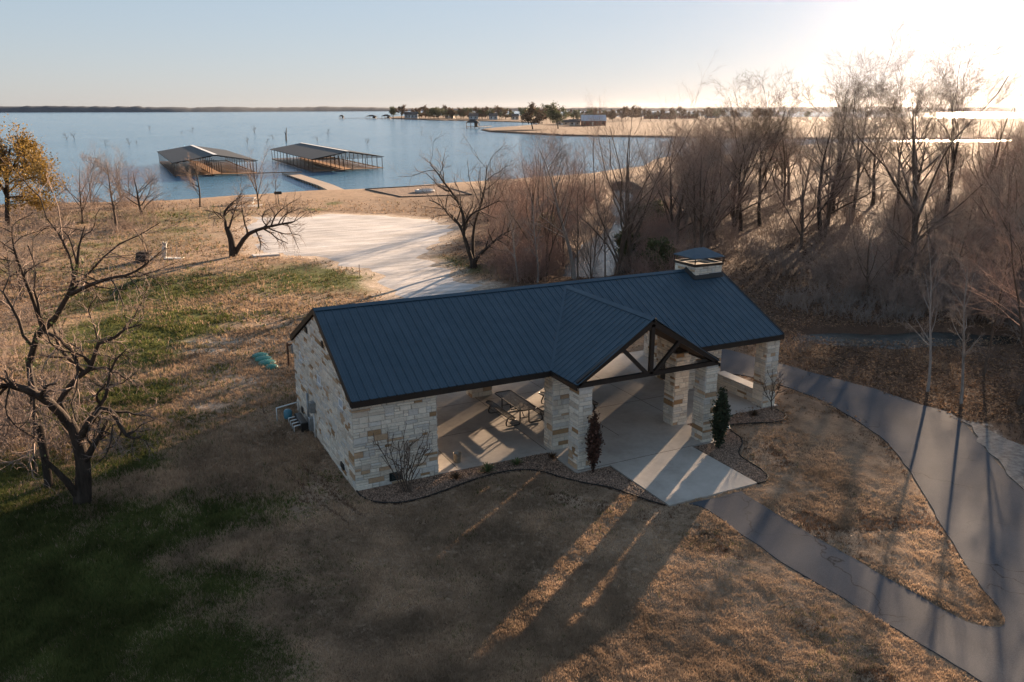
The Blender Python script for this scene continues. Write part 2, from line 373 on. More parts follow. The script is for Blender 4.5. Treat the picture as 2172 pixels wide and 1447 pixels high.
POND = spline(A([(1700, 716), (1790, 709), (1880, 712), (1960, 706), (2060, 712), (2125, 716), (2140, 726), (2050, 738), (1960, 736), (1880, 742), (1790, 735), (1720, 730)], -.45), 3, True)
LOT = roughen(A([(1010, 625), (990, 600), (932, 570), (907, 553), (906, 538), (911, 528), (932, 507), (957, 491), (950, 478), (882, 462), (804, 456), (700, 456), (653, 460), (600, 461), (548, 463), (522, 480), (519, 499), (535, 523), (576, 535), (631, 543), (687, 554), (742, 568), (783, 581), (806, 598), (850, 640), (900, 680)]), 2.2, 1.0, 5)
TRAIL = A([(752, 404), (775, 412), (800, 428), (806, 440), (800, 458), (775, 458), (768, 445), (778, 438), (760, 420), (735, 406)])
PATH_L = [(1462, 1070), (1500, 1082), (1576, 1136), (1675, 1206), (1793, 1273), (1910, 1343), (2027, 1414), (2140, 1480), (2300, 1570)]
PATH_R = [(1573, 1044), (1617, 1074), (1705, 1127), (1793, 1177), (1880, 1226), (1968, 1276), (2027, 1308), (2062, 1323), (2109, 1331), (2129, 1327), (2133, 1317)]
ROAD_IN = [(2133, 1317), (2109, 1279), (2062, 1220), (2027, 1165), (1986, 1098), (1945, 1027), (1910, 975), (1875, 934), (1816, 893), (1746, 852), (1676, 825), (1640, 812), (1590, 800), (1520, 790), (1440, 786)]
ROAD_OUT = [(1440, 728), (1540, 742), (1600, 758), (1658, 773), (1705, 787), (1763, 802), (1851, 825), (1939, 855), (2015, 878), (2062, 919), (2097, 963), (2138, 1010), (2172, 1046), (2260, 1150), (2400, 1330), (2600, 1570)]
sp = lambda L, k=5: spline(A(L), k)
ROAD = np.vstack([sp(PATH_L), sp(ROAD_OUT)[::-1], sp(ROAD_IN)[::-1][:-1], sp(PATH_R)[::-1]])
SHOULDER = roughen(A([(2035, 892), (2075, 897), (2130, 935), (2172, 950), (2172, 1000), (2172, 1043), (2138, 1008), (2097, 961), (2062, 917)]), .15, .5, 8)
m_ = lambda *p: np.array([(a*S, b*S) for a, b in p])
SLAB = m_((.02, .02), (2.27, -.03), (2.27, -.66), (2.69, -.66), (2.703, -.62), (2.703, -1.7203), (3.849, -1.7203), (3.849, -.62), (4.24, -.66), (4.24, -.03), (5.76, -.03), (5.76, 2.9), (.02, 2.9))
BED1 = np.vstack([A([(757, 1044), (763, 1052), (775, 1060), (800, 1068), (840, 1069.5), (880, 1063), (930, 1048), (1000, 1022), (1060, 1005), (1110, 999), (1150, 1003), (1190, 1015), (1240, 1027), (1290, 1036), (1340, 1052), (1380, 1066), (1412, 1074)])[:, :2], m_((2.69, -1.7), (2.69, -.64), (2.25, -.64), (2.25, -.01), (0, -.01))])
BED2 = np.vstack([m_((3.86, -.64), (3.86, -1.71)), A([(1606, 1028), (1622, 1024), (1628, 1013), (1614, 998), (1592, 984), (1573, 972), (1567, 960), (1574, 943), (1570, 930), (1553, 918), (1547, 909), (1553, 903), (1598, 900), (1648, 897), (1665, 889), (1664, 880), (1645, 870)])[:, :2], m_((5.7, -.03), (4.24, -.03), (4.24, -.64))])
PLAY = A([(775, 402), (932, 393), (1000, 414), (852, 419)])
def clean(P): return P[:, :2]
def height(P):
    s1 = sdf(P, NEAR); s2 = sdf(P, LAND2); s3 = sdf(P, LAND3)
    h = np.where(s1 > 0, WZ-.12+ (0-WZ+.12)*smooth(s1/16)**.8, WZ-.12+np.maximum(s1, -12)*.15)
    h23 = np.maximum(s2, s3); h = np.where((h23 > 0) & (s1 < 0), WZ+.9*np.clip(h23/3, 0, 1)-.1, h)
    for poly, wd, lo in ((CREEK, 2.5, WZ-.5), (POOL, 2.5, WZ-.3), (POOL2, 1.5, WZ-.3), (POND, 1.5, -.45-.3)):
        s_ = sdf(P, poly); k = smooth((s_+wd)/(wd*1.25)); h = h*(1-k)+np.minimum(h, lo)*k
    return h
def paved(P):
    "distance to the nearest paved/bedded area, positive inside"
    d = sdf(P, ROAD)
    for q in (SLAB, BED1, BED2): d = np.maximum(d, sdf(P, q))
    bx = m_((0, 0), (5.7, 0), (5.7, 2.7), (0, 2.7)); return np.maximum(d, sdf(P, bx))
blobs = dict(
 green=[(300, 760, 2.5, 3, .75), (290, 840, 2.2, 2.5, .75), (150, 900, 4, 3, .6), (400, 950, 1.6, 1.6, .5), (260, 690, 3, 4, .7), (100, 1300, 3.6, 4, 1.), (330, 1130, 2.6, 2.6, .95), (400, 1420, 1.6, 2.2, .9), (480, 1250, 1.2, 2., .7), (250, 1000, 3, 3, .6), (-200, 1150, 6, 6, .9), (300, 700, 5, 8, .8), (330, 620, 6, 9, .7), (480, 600, 5, 6, .55), (420, 700, 3, 4, .5), (560, 660, 3, 3, .45), (120, 880, 8, 8, .5), (700, 590, 12, 8, .65), (560, 590, 12, 8, .45), (430, 620, 10, 10, .35), (880, 505, 6, 8, .3), (980, 560, 5, 7, .65), (640, 430, 25, 14, .3), (320, 510, 14, 14, .45), (200, 540, 14, 20, .4), (330, 460, 22, 16, .5), (820, 430, 10, 10, .4), (2080, 830, 4, 4, .7), (2160, 800, 4, 5, .5), (560, 1010, 2, 2.5, .25), (1950, 500, 30, 20, .25), (700, 640, 6, 4, .35), (1570, 960, 2, 2, .2)],
 dirt=[(525, 806, 2.4, 1.7, .46), (470, 830, 2, 1.2, .4), (500, 722, 5, 1.2, .55), (430, 745, 3, 1., .5), (540, 690, 4, 1., .35), (445, 862, 1.6, .8, .5), (500, 730, 5, 2.5, .33), (430, 740, 4, 2.5, .3), (550, 660, 6, 4, .12), (820, 1700, 3, 3, 0), (440, 1100, 3, 4, .22), (560, 500, 14, 9, .42), (700, 570, 12, 5, .3), (560, 545, 12, 4, .3), (650, 635, 3, 2.5, .35), (390, 560, 8, 8, .12), (800, 400, 30, 9, .22), (1150, 385, 40, 12, .28), (1320, 360, 40, 20, .4), (520, 1120, 3, 3, .2), (2140, 960, 4, 4, .25), (460, 860, 3, 3, .2)],
 litter=[(1800, 600, 26, 22, .95), (1500, 480, 26, 26, .8), (1250, 480, 16, 30, .8), (1100, 520, 8, 16, .75), (2100, 700, 14, 14, .8), (1900, 780, 8, 4, .6), (1700, 440, 60, 50, .8), (2100, 420, 60, 50, .7), (100, 440, 40, 14, .45), (0, 620, 10, 16, .35), (1180, 580, 8, 6, .6), (2400, 800, 20, 20, .8)])
_rg = random.Random(3)
for _k in range(46): blobs['green'].append((_rg.uniform(0, 960), _rg.uniform(428, 600), _rg.uniform(1.5, 6), _rg.uniform(1.5, 5), _rg.uniform(.3, .6)))
for _k in range(26): blobs['litter'].append((_rg.uniform(0, 960), _rg.uniform(428, 640), _rg.uniform(1.5, 6), _rg.uniform(1.5, 5), _rg.uniform(.3, .5)))
def zones(P):
    out = {}
    for k, L in blobs.items():
        v = np.zeros(len(P))
        for x, y, rx, ry, a in L:
            c = at(x, y)[:2]; q = P[:, :2]-c; e = ((q@RX)/rx)**2+((q@FX)/ry)**2; v = np.maximum(v, a*np.exp(-e*.7)*1.15)
        out[k] = v
    g, d, l = out['green'], out['dirt'], out['litter']
    r = P[:, :2]-C2; rf = r@FX; s1 = sdf(P, NEAR)
    l = np.maximum(l, np.where((s1 < 0) & (rf > 250), .1, 0)); 
    sc_ = sdf(P, CREEK); l = np.maximum(l, 1.1*np.exp(-(np.clip(-sc_, 0, 50)/7.)**2)*(sc_ > -20)); d = np.maximum(d, .75*np.exp(-(np.clip(s1, -5, 50)/2.2)**2)*(s1 > -8))
    so_ = sdf(P, LOT); d = np.maximum(d, .66*np.exp(-(np.clip(-so_, 0, 50)/2.6)**2)*(so_ > -9))
    ss = sdf(P, SHOULDER); d = np.maximum(d, .5*np.exp(-(np.clip(-ss, 0, 50)/1.)**2)*(ss > -5))
    st = sdf(P, TRAIL); d = np.maximum(d, .42*(st > -.3)); g = g*(1-np.clip(st+.8, 0, 1))
    # two worn wheel ruts curving round the corner of the building
    for tr in ([(552, 850), (575, 910), (620, 970), (690, 1030), (740, 1075), (800, 1105), (900, 1110)], [(575, 905), (600, 990), (655, 1045), (740, 1110)]):
        T = sp(tr, 4); dm = np.full(len(P), 1e9)
        for a, b in zip(T[:-1], T[1:]):
            ab = b-a; t = np.clip(((P[:, :2]-a)@ab)/(ab@ab), 0, 1); q = P[:, :2]-(a+t[:, None]*ab); dm = np.minimum(dm, (q*q).sum(1))
        l = np.maximum(l, .55*np.exp(-dm/.02))
    far = rf > 330; g = np.where(far, .3, g); d = np.where(far, .0, d); l = np.where(far, 1.2, l)
    return g, d, l
def build_ground():
    th = np.concatenate([np.radians(np.arange(-180, -44, 8.)), np.radians(np.arange(-44, 44.01, .17)), np.radians(np.arange(52, 180, 8.))])
    rr = [1.5]
    while rr[-1] < 420: rr.append(rr[-1]*1.0082+.001)
    while rr[-1] < 1500: rr.append(rr[-1]*1.012)
    while rr[-1] < 5000: rr.append(rr[-1]*1.15)
    rr = np.array(rr); T, RR = np.meshgrid(th, rr)
    P = C2+RR.ravel()[:, None]*(np.cos(T.ravel())[:, None]*FX+np.sin(T.ravel())[:, None]*RX)
    h = height(P); d = paved(P); lt = sdf(P, LOT)
    ro = RR.ravel(); off = np.clip(-d/.5, 0, 1)
    lump = (fbm(P[:, 0]*1.1, P[:, 1]*1.1, 3, 4)*.06+fbm(P[:, 0]*4.5, P[:, 1]*4.5, 9, 2)*.05)*np.clip(1.4-ro/90, 0, 1)
    broad = fbm(P[:, 0]/9, P[:, 1]/9, 21, 2)*.10
    # shallow swale in the grass wedge beside the road
    for px_, py_, rx, ry, a in ((1735, 1090, 2.2, .9, -.16), (1700, 960, 1.2, 2.2, -.07), (1790, 900, 2.5, .8, .05), (1555, 1150, 1.2, .6, -.12), (1760, 1010, .7, 2.5, -.08)):
        c = at(px_, py_)[:2]; q = P-c; broad = broad+a*np.exp(-((q@RX)/rx)**2-((q@FX)/ry)**2)
    h = h+np.where((h > -.3), (lump+broad)*off*np.clip(-lt/1.5, .0, 1), 0)
    h = np.where(d > .12, -.10, h)
    g, di, li = zones(P)
    n, k = len(rr), len(th); i = np.arange((n-1)*k); a = i; r_, c_ = a//k, a % k; c1 = (c_+1) % k
    Fc = np.stack([r_*k+c_, r_*k+c1, (r_+1)*k+c1, (r_+1)*k+c_], 1)[:, ::-1]
    V = np.column_stack([P, h]); ctr = len(V); V = np.vstack([V, [[C2[0], C2[1], 0]]])
    g = np.append(g, 0); di = np.append(di, 0); li = np.append(li, 0)
    o = mk('ground', V, Fc, M['ground'], None, True, dict(green=g, dirt=di, litter=li)); tag(o, kind='structure')
build_ground()
from mathutils.geometry import tessellate_polygon, delaunay_2d_cdt
def sheet(name, poly, z, mat, depth=.15, kind='structure', zf=None, grid=0):
    P = np.asarray(poly)[:, :2]; n = len(P)
    if grid:
        x0, y0 = P.min(0); x1, y1 = P.max(0); gx, gy = np.meshgrid(np.arange(x0, x1, grid), np.arange(y0, y1, grid)); Q = np.column_stack([gx.ravel(), gy.ravel()]); Q = Q[sdf(Q, P) > grid*.4]
        allp = np.vstack([P, Q]); r = delaunay_2d_cdt([Vector(p) for p in allp.tolist()], [(i, (i+1) % n) for i in range(n)], [list(range(n))], 1, 1e-5)
        V2 = np.array([tuple(v) for v in r[0]]); Fc = [tuple(f) for f in r[2]]
        V = np.column_stack([V2, np.full(len(V2), z)+(zf(V2) if zf else 0)])
        return tag(mk(name, V, Fc, mat, None, True), kind=kind)
    tr = tessellate_polygon([[Vector((p[0], p[1], 0)) for p in P]])
    V = [(p[0], p[1], z) for p in P]+[(p[0], p[1], z-depth) for p in P]
    Fc = []
    for t in tr:
        a, b, c = t; cr = (P[b]-P[a])[0]*(P[c]-P[a])[1]-(P[b]-P[a])[1]*(P[c]-P[a])[0]
        Fc.append((a, b, c) if cr > 0 else (a, c, b))
    area = sum(P[i][0]*P[(i+1) % n][1]-P[(i+1) % n][0]*P[i][1] for i in range(n))
    for i in range(n):
        j = (i+1) % n; Fc.append((i, i+n, j+n, j) if area > 0 else (j, j+n, i+n, i))
    return tag(mk(name, V, Fc, mat), kind=kind)
# water
kk = 72; Vw = [(C2[0], C2[1], WZ)]+[(C2[0]+5000*math.cos(2*PI*i/kk), C2[1]+5000*math.sin(2*PI*i/kk), WZ) for i in range(kk)]
tag(mk('lake_water', Vw, [(0, i+1, (i+1) % kk+1) for i in range(kk)], M['water']), kind='structure')
pd = POND.mean(0); POND_B = pd+(POND-pd)*1.15
sheet('pond_water', POND_B, -.45, M['glint'], .02)
cm = CREEK.mean(0); sheet('creek_water', roughen(spline(A([(1330, 396), (1352, 418), (1345, 440), (1372, 458), (1412, 474), (1420, 510), (1372, 530), (1340, 552), (1325, 600), (1190, 612), (1200, 560), (1230, 536), (1244, 506), (1280, 480), (1296, 466), (1282, 445), (1290, 425), (1295, 400)], WZ), 3, True), .01, 2, 1), WZ+.012, M['pond'], .01)
sheet('road', roughen(ROAD, .09, .3, 14), .03, M['asphalt'], .12)
sheet('gravel_lot', LOT, .05, M['lot'], .3, zf=lambda Q: fbm(Q[:, 0]/2.5, Q[:, 1]/2.5, 31, 4)*.05-.06*np.clip(1-sdf(Q, LOT)/.6, 0, 1), grid=.9)
M['shoulder'] = simple('grey_gravel', (.08, .072, .066), (.27, .25, .23), 5, .9, .2, 0, .6, .03, 7)
sheet('gravel_shoulder', roughen(SHOULDER, .35, .4, 9), .035, M['shoulder'], .1)
sheet('patio', SLAB, .05, M['concrete'], .2)
for P_ in (BED1, BED2): sheet('mulch_bed', P_, .035, M['mulch'], .1)
# saw-cut control joints in the slab
mb = MB()
for u in (1.15, 2.27, 3.27, 4.24): mb.box(u*S-.011, .1, .0502, u*S+.011, 2.88*S, .0512)
for v in (-.62, .95, 1.9): mb.box((.95 if v > 0 else 2.3)*S, v*S-.011, .0502, (5.7 if v > 0 else 4.2)*S, v*S+.011, .0512)
o = mb.build('slab_joint', M['edge']); tag(o, kind='structure')
# far shore
def far_shore():
    V = []; n = 500; Fc = []
    for i in range(n+1):
        a = math.radians(-60+120*i/n); x = 1086+FPX*math.tan(a)/math.cos(PITCH)
        R0 = 2900+700*float(smooth(np.array((x-300)/700)))*float(smooth(np.array((1700-x)/200)))
        top = 9+4.5*float(hashn(np.array(i*.11), np.array(0.), 3))+3.5*float(hashn(np.array(i*1.3), np.array(2.), 3))+4*(x < 300)-1*(700 < x < 1500)
        for r, z in ((R0/math.cos(a*.2), WZ-.5), (R0/math.cos(a*.2)+20, top*.6), (R0+60, top), (R0+700, top+2)):
            p = C2+r*(math.cos(a)*FX+math.sin(a)*RX); V.append((p[0], p[1], z))
    for i in range(n):
        for k in range(3): a = i*4+k; Fc.append((a, a+4, a+5, a+1))
    tag(mk('hills', V, Fc, M['hill'], None, True), kind='structure')
far_shore()
# edging strips of the beds: one thing each
def edging(pts, label):
    mb = MB(); P = spline(pts, 4)
    mb.tube([(p[0], p[1], .055) for p in P], .024, 6)
    tag(mb.build('bed_edging', M['edge'], smooth=True), label, 'garden edging')
edging(BED1[:17], 'long black edging curving round the left flower bed from the wall corner')
edging(BED2[2:19], 'black wavy edging round the flower bed right of the driveway')
# timber frame by the shore
t = empty('timber_border', (0, 0, 0), 'low dark timber border round a gravel play area by the shore', 'timber border')
for a, b in zip(PLAY, np.roll(PLAY, -1, 0)):
    za, zb = height(np.array([a, b])); mb = MB().bar((a[0], a[1], za+.08), (b[0], b[1], zb+.08), .16, .16); mb.build('timber', M['trim'], t)
P_ = PLAY; hz = height(P_); 
def play_z(Q): return height(Q)+.05
sheet('play_gravel', P_, 0, M['mulch'], .1, zf=play_z, grid=1.5)
c = at(902, 411, -.2); z = float(height(c[None])[0])
tag(MB().lathe([(1.5, 0), (1.6, .25), (1.3, .4), (1.1, .35), (1.0, .1), (.01, .1)], (c[0], c[1], z+.05), 24).build('concrete_ring', M['pale_slab'], smooth=False), 'low white concrete ring lying on the gravel play area', 'concrete ring')
# ------------------------------------------------------------------ the stone pavilion
rs = random.Random(11)
def stone_col():
    r = rs.random(); k = rs.uniform(.86, 1.1)
    if r < .55: c = (.70, .64, .54)
    elif r < .73: c = (.60, .575, .525)
    elif r < .88: c = (.58, .51, .42)
    elif r < .965: c = (.48, .34, .22)
    else: c = (.34, .22, .12)
    return tuple(x*k for x in c)
def stones(mb, o, u, n, width, ztop, z0=0., holes=(), corner=0.):
    "courses of random ashlar on the face starting at o, running along u, facing n; ztop may depend on the distance along u"
    o, u, n = Vector(o), Vector(u), Vector(n); zt = ztop if callable(ztop) else (lambda x: ztop)
    zmax = max(zt(x*width/20) for x in range(21)); z = z0
    while z < zmax-.02:
        h = rs.choice((.09, .13, .16, .19, .22)); h = min(h, zmax-z); 
        if zmax-z-h < .06: h = zmax-z
        x = -.0
        while x < width-.01:
            L = rs.uniform(.16, .62); 
            if width-x-L < .12: L = width-x
            L = min(L, width-x)
            parts = [(z, z+h)]
            if h > .18 and rs.random() < .45: parts = [(z, z+h*.5), (z+h*.5, z+h)]
            for za, zb in parts:
                xa, xb = x, x+L
                if min(zt(xa+.001), zt(xb-.001)) <= za+.015: continue
                cx, cz = (xa+xb)/2, (za+zb)/2
                if any(a < cx < b and c_ < cz < d for a, b, c_, d in holes): continue
                g = .006; pr = rs.uniform(.008, .042); iv = .014; col = stone_col()
                za_, zb_ = za+g, zb-g
                t1, t2 = min(zb_, zt(xa)-.004), min(zb_, zt(xb)-.004)
                e = [rs.uniform(-.004, .004) for _ in range(4)]
                V = []
                for (xx, zz) in ((xa+g, za_), (xb-g, za_), (xb-g, t2), (xa+g, t1)): V.append(o+u*xx+Vector((0, 0, zz)))
                for (xx, zz), ee in zip(((xa+g+iv, za_+iv), (xb-g-iv, za_+iv), (xb-g-iv, max(t2-iv, za_+iv)), (xa+g+iv, max(t1-iv, za_+iv))), e): V.append(o+u*xx+Vector((0, 0, zz))+n*(pr+ee))
                Fc = [(4, 5, 6, 7)]+[(j, (j+1) % 4, 4+(j+1) % 4, 4+j) for j in range(4)]
                if u.cross(Vector((0, 0, 1))).dot(n) < 0: Fc = [f[::-1] for f in Fc]
                mb.add(V, Fc, col)
            x += L
        z += h
MORT = (.36, .33, .29)
def pillar(x0, y0, x1, y1, z1, par, capped=False, name='stone_pillar', z0=.03, base=None):
    mb = MB(); mb.box(x0, y0, z0-.1, x1, y1, z1, MORT)
    stones(mb, (x0, y0, 0), (1, 0, 0), (0, -1, 0), x1-x0, z1, z0); stones(mb, (x0, y1, 0), (1, 0, 0), (0, 1, 0), x1-x0, z1, z0)
    stones(mb, (x0, y0, 0), (0, 1, 0), (-1, 0, 0), y1-y0, z1, z0); stones(mb, (x1, y0, 0), (0, 1, 0), (1, 0, 0), y1-y0, z1, z0)
    p = mb.build(name, M['stone'], par)
    if capped:
        MB().box(x0-.05, y0-.05, z1+.001, x1+.05, y1+.05, z1+.11, bev=.02).build('cap', M['cap'], p)
    return p
pav = empty('picnic_pavilion', (0, 0, 0), 'long stone picnic pavilion with dark blue metal roof and open gabled porch', 'pavilion')
OV, SL_ = .16, .4713                                # eave overhang, roof slope
W_ = 2.6862*S; L_ = 5.72*S; YR = W_/2; XL, XR = -.05, L_+.05
ZE = 3.2
zmain = lambda y: ZE+(y+OV)*SL_ if y <= YR else ZE+(W_-y+OV)*SL_
ZR = zmain(YR)
# enclosed room at the left end
X1 = .912*S; wl = .30; mb = MB()
hz = lambda y: zmain(y)-.22
V = [(0, 0, -.1), (X1, 0, -.1), (X1, W_, -.1), (0, W_, -.1), (0, 0, hz(0)), (X1, 0, hz(0)), (X1, W_, hz(W_)), (0, W_, hz(W_)), (0, YR, ZR-.22), (X1, YR, ZR-.22)]
mb.add(V, [(0, 1, 5, 4), (2, 3, 7, 6), (0, 4, 8, 7, 3), (1, 2, 6, 9, 5)], MORT)
WIN = [(.40, .845), (1.33, .825), (2.245, .855)]     # sunk windows on the gable (y, z in units)
holes = [((y-.085)*S, (y+.085)*S, (z-.06)*S, (z+.06)*S) for y, z in WIN]
VENT = [(1.82, 1.30, .07, .03), (1.033, 1.327, .045, .035), (.452, .11, .07, .03), (2.35, .118, .055, .04)]
stones(mb, (0, 0, 0), (1, 0, 0), (0, -1, 0), X1, hz(0), 0.)
stones(mb, (0, 0, 0), (0, 1, 0), (-1, 0, 0), W_, hz, 0., holes)
stones(mb, (X1, 0, 0), (0, 1, 0), (1, 0, 0), W_, hz, 0.)
stones(mb, (0, W_, 0), (1, 0, 0), (0, 1, 0), X1, hz(W_), 0.)
mb.build('stone_wall', M['stone'], pav)
for y, z in WIN:
    y0, y1, z0, z1 = (y-.085)*S, (y+.085)*S, (z-.055)*S, (z+.055)*S
    f = MB()
    for a in ((-.03, y0, z0, .0, y0+.05, z1), (-.03, y1-.05, z0, .0, y1, z1), (-.03, y0+.05, z0, .0, y1-.05, z0+.05), (-.03, y0+.05, z1-.05, .0, y1-.05, z1)): f.box(*a)
    wi = f.build('window', M['white'], pav)
    MB().box(-.012, y0+.05, z0+.05, -.004, y1-.05, z1-.05).build('pane', M['frost'], wi)
    MB().box(-.075, y0-.03, z0-.075, -.0, y1+.03, z0-.002, bev=.01).build('sill', M['cap'], wi)
for y, z, hw, hh in VENT:
    v = MB(); v.box(-.045, (y-hw)*S+.02, (z-hh)*S, .0, (y+hw)*S-.02, (z+hh)*S)
    for k in range(4): v.bar((-.055, (y-hw)*S+.03, (z-hh)*S+.03+k*.05), (-.055, (y+hw)*S-.03, (z-hh)*S+.03+k*.05), .02, .03)
    v.build('wall_vent', M['black'], pav)
pq = MB().box(.361*S, -.06, .045*S, .50*S, -.03, .14*S, bev=.008).build('plaque', M['plaque'], pav)
tx = MB()
for k in range(4): tx.box(.385*S, -.066, (.068+.017*k)*S, (.475-.01*(k % 2))*S, -.0605, (.073+.017*k)*S)
tx.build('lettering', M['plaquetext'], pq)
# conduits and pipe runs on the gable wall
for y, zt, r, mt in ((1.95, .47, .045, 'galv'), (1.64, .33, .03, 'pvc')):
    MB().tube([(-.08, y*S, -.02), (-.08, y*S, zt*S)], r, 10).build('conduit', M[mt], pav, True)
MB().box(-.22, 1.60*S, .33*S, -.03, 1.60*S+.28, .33*S+.42, bev=.02).build('meter_box', M['galv'], pav)
MB().box(-.20, 1.72*S, .06*S, -.03, 1.72*S+.30, .06*S+.5, bev=.02).build('control_box', M['galv'], pav)
# hidden low block behind the gable room, guessed and added for its shadow
mb = MB(); q0, q1, q2, q3 = .12*S, .9*S, W_+.03, W_+.60*S
mb.box(q0, q2, -.1, q1, q3, 2.55, MORT)
stones(mb, (q0, q2, 0), (0, 1, 0), (-1, 0, 0), q3-q2, 2.55); stones(mb, (q1, q2, 0), (0, 1, 0), (1, 0, 0), q3-q2, 2.55); stones(mb, (q0, q3, 0), (1, 0, 0), (0, 1, 0), q1-q0, 2.55)
mb.build('rear_caster_wall', M['stone'], pav)
MB().box(q0-.05, q2, 2.56, q1+.05, q3+.05, 2.66).build('rear_caster_roof', M['roof'], pav)
# pillars
PW, PD, zc = .22*S, .197*S, zmain(0)-.24
pillar(2.328*S, 0, 2.328*S+.215*S, PD, zc, pav); pillar(4.047*S, 0, 4.26*S, PD, zc, pav); pillar(5.513*S, 0, L_, PD, zc, pav)
pillar(2.318*S, -.583*S, 2.318*S+.165*S, -.386*S, .935*S, pav, True); pillar(4.035*S, -.583*S, 4.035*S+.165*S, -.386*S, .935*S, pav, True)
pillar(2.227*S, 2.06*S, 2.525*S, 2.06*S+.6, zmain(2.0*S)-.5, pav); pillar(3.81*S, W_-PD, 3.81*S+.215*S, W_, zc, pav)
pillar(5.513*S, W_-PD, L_, W_, zc, pav)
# low walls with a capstone in the right end, and the chimney breast between them
def lowwall(y0, y1):
    mb = MB(); x0, x1, zt = 5.545*S, 5.69*S, .6; mb.box(x0, y0, -.1, x1, y1, zt, MORT)
    stones(mb, (x0, y0, 0), (0, 1, 0), (-1, 0, 0), y1-y0, zt); stones(mb, (x1, y0, 0), (0, 1, 0), (1, 0, 0), y1-y0, zt)
    p = mb.build('low_wall', M['stone'], pav); MB().box(x0-.05, y0+.03, zt+.001, x1+.05, y1-.03, zt+.07, bev=.012).build('cap', M['cap'], p)
lowwall(PD+.03, 1.0*S); lowwall(1.72*S, W_-PD-.03)
CX0, CX1, CY0, CY1, CZ = 5.2*S, 5.667*S, 1.162*S, 1.60*S, 1.725*S
pillar(5.03*S, 1.03*S, 5.66*S, 1.70*S, zmain(1.03*S)-.35, pav, name='chimney_breast')
mb = MB(); mb.box(5.03*S-.045, 1.16*S, .1, 5.03*S-.03, 1.57*S, 1.0); mb.build('fireplace_opening', M['black'], pav)
ch = pillar(CX0, CY0, CX1, CY1, CZ, pav, name='chimney', z0=1.50*S)
mb = MB(); e = .05
for a in ((CX0-e, CY0-e, CX1+e, CY0+.02), (CX0-e, CY1-.02, CX1+e, CY1+e), (CX0-e, CY0+.02, CX0+.02, CY1-.02), (CX1-.02, CY0+.02, CX1+e, CY1-.02)): mb.box(a[0], a[1], CZ+.002, a[2], a[3], CZ+.11)
ZP = 1.845*S
for x in (CX0-e+.02, CX1+e-.02):
    for y in (CY0-e+.02, CY1+e-.02): mb.bar((x, y, CZ+.1), (x, y, ZP), .035, .035, up=(1, 0, 0))
mb.build('cap_frame', M['trim'], ch)
mb = MB(); 
for x0, y0, x1, y1 in ((CX0+.02, CY0+.02, CX1-.02, CY0+.3), (CX0+.02, CY1-.3, CX1-.02, CY1-.02), (CX0+.02, CY0+.3, CX0+.3, CY1-.3), (CX1-.3, CY0+.3, CX1-.02, CY1-.3)): mb.box(x0, y0, CZ+.0, x1, y1, CZ+.05)
mb.build('crown', M['cap'], ch)
# hipped metal hood on the chimney
a, b, c_, d = CX0-e-.03, CY0-e-.03, CX1+e+.03, CY1+e+.03; xm0, xm1, ym = a+.55, c_-.55, (b+d)/2; zt = ZP+.33
V = [(a, b, ZP), (c_, b, ZP), (c_, d, ZP), (a, d, ZP), (xm0, ym, zt), (xm1, ym, zt), (a, b, ZP-.04), (c_, b, ZP-.04), (c_, d, ZP-.04), (a, d, ZP-.04)]
MB().add(V, [(0, 1, 5, 4), (1, 2, 5), (2, 3, 4, 5), (3, 0, 4), (6, 7, 1, 0), (7, 8, 2, 1), (8, 9, 3, 2), (9, 6, 0, 3), (9, 8, 7, 6)]).build('hood', M['roof'], ch)
# flashing around the chimney foot
fl = MB(); zf_ = zmain(CY0-.12)+.035
fl.add([(CX0-.10, CY0-.16, zmain(CY0-.16)+.045), (CX1+.02, CY0-.16, zmain(CY0-.16)+.045), (CX1+.02, CY0-.028, zmain(CY0)+.16), (CX0-.10, CY0-.028, zmain(CY0)+.16)], [(0, 1, 2, 3)])
fl.add([(CX0-.16, CY0-.16, zmain(CY0-.16)+.045), (CX0-.03, CY0-.03, zmain(CY0)+.16), (CX0-.03, YR, ZR+.16), (CX0-.16, YR, ZR+.06)], [(0, 1, 2, 3)])
fl.build('flashing', M['trim'], ch)
# metal roof: ribbed sheets running from eave (or valley) to ridge
PX0, PX1, PXM, PYF, PZE, PZR = 2.27*S, 4.19*S, 3.23*S, -.625*S, ZE-.0, 1.625*S
psl = (PZR-PZE)/(PXM-PX0); YV = -OV; YI = (PZR-ZE)/SL_-OV      # valley starts at the eave corner and ends where the porch ridge meets the roof
def profile(x0, x1, pitch=.305):
    "positions and heights of the sheet: tall ribs with two low ones between"
    out = []; x = x0
    while x < x1-.01:
        for dx, h in ((0, 0), (.012, .028), (.034, .028), (.046, 0), (.118, 0), (.126, .007), (.146, .007), (.154, 0), (.214, 0), (.222, .007), (.242, .007), (.250, 0)):
            if x+dx < x1: out.append((x+dx, h))
        x += pitch
    out.append((x1, 0)); return out
def valley_y(x):
    if x <= PX0 or x >= PX1: return -OV
    return YV+(YI-YV)*(1-abs(x-PXM)/(PXM-PX0))
def ribbed(cols, mb):
    V = []; Fc = []
    for a, b in cols: V += [a, b]
    for i in range(len(cols)-1): Fc.append((2*i, 2*i+2, 2*i+3, 2*i+1))
    mb.add(V, Fc)
mb = MB()
xs = profile(XL, XR)
xs = sorted(set(xs+[(PX0+.001, 0), (PX1-.001, 0), (PXM, 0)]))
ribbed([((x, valley_y(x), zmain(valley_y(x))+.01+h), (x, YR, ZR+.01+h)) for x, h in xs], mb)
ribbed([((x, W_+OV, zmain(W_+OV)+.01+h), (x, YR, ZR+.01+h)) for x, h in profile(XL, XR)][::-1], mb)
roofo = mb.build('metal_roof', M['roof'], pav)
mb = MB()
ys = profile(PYF, YI)
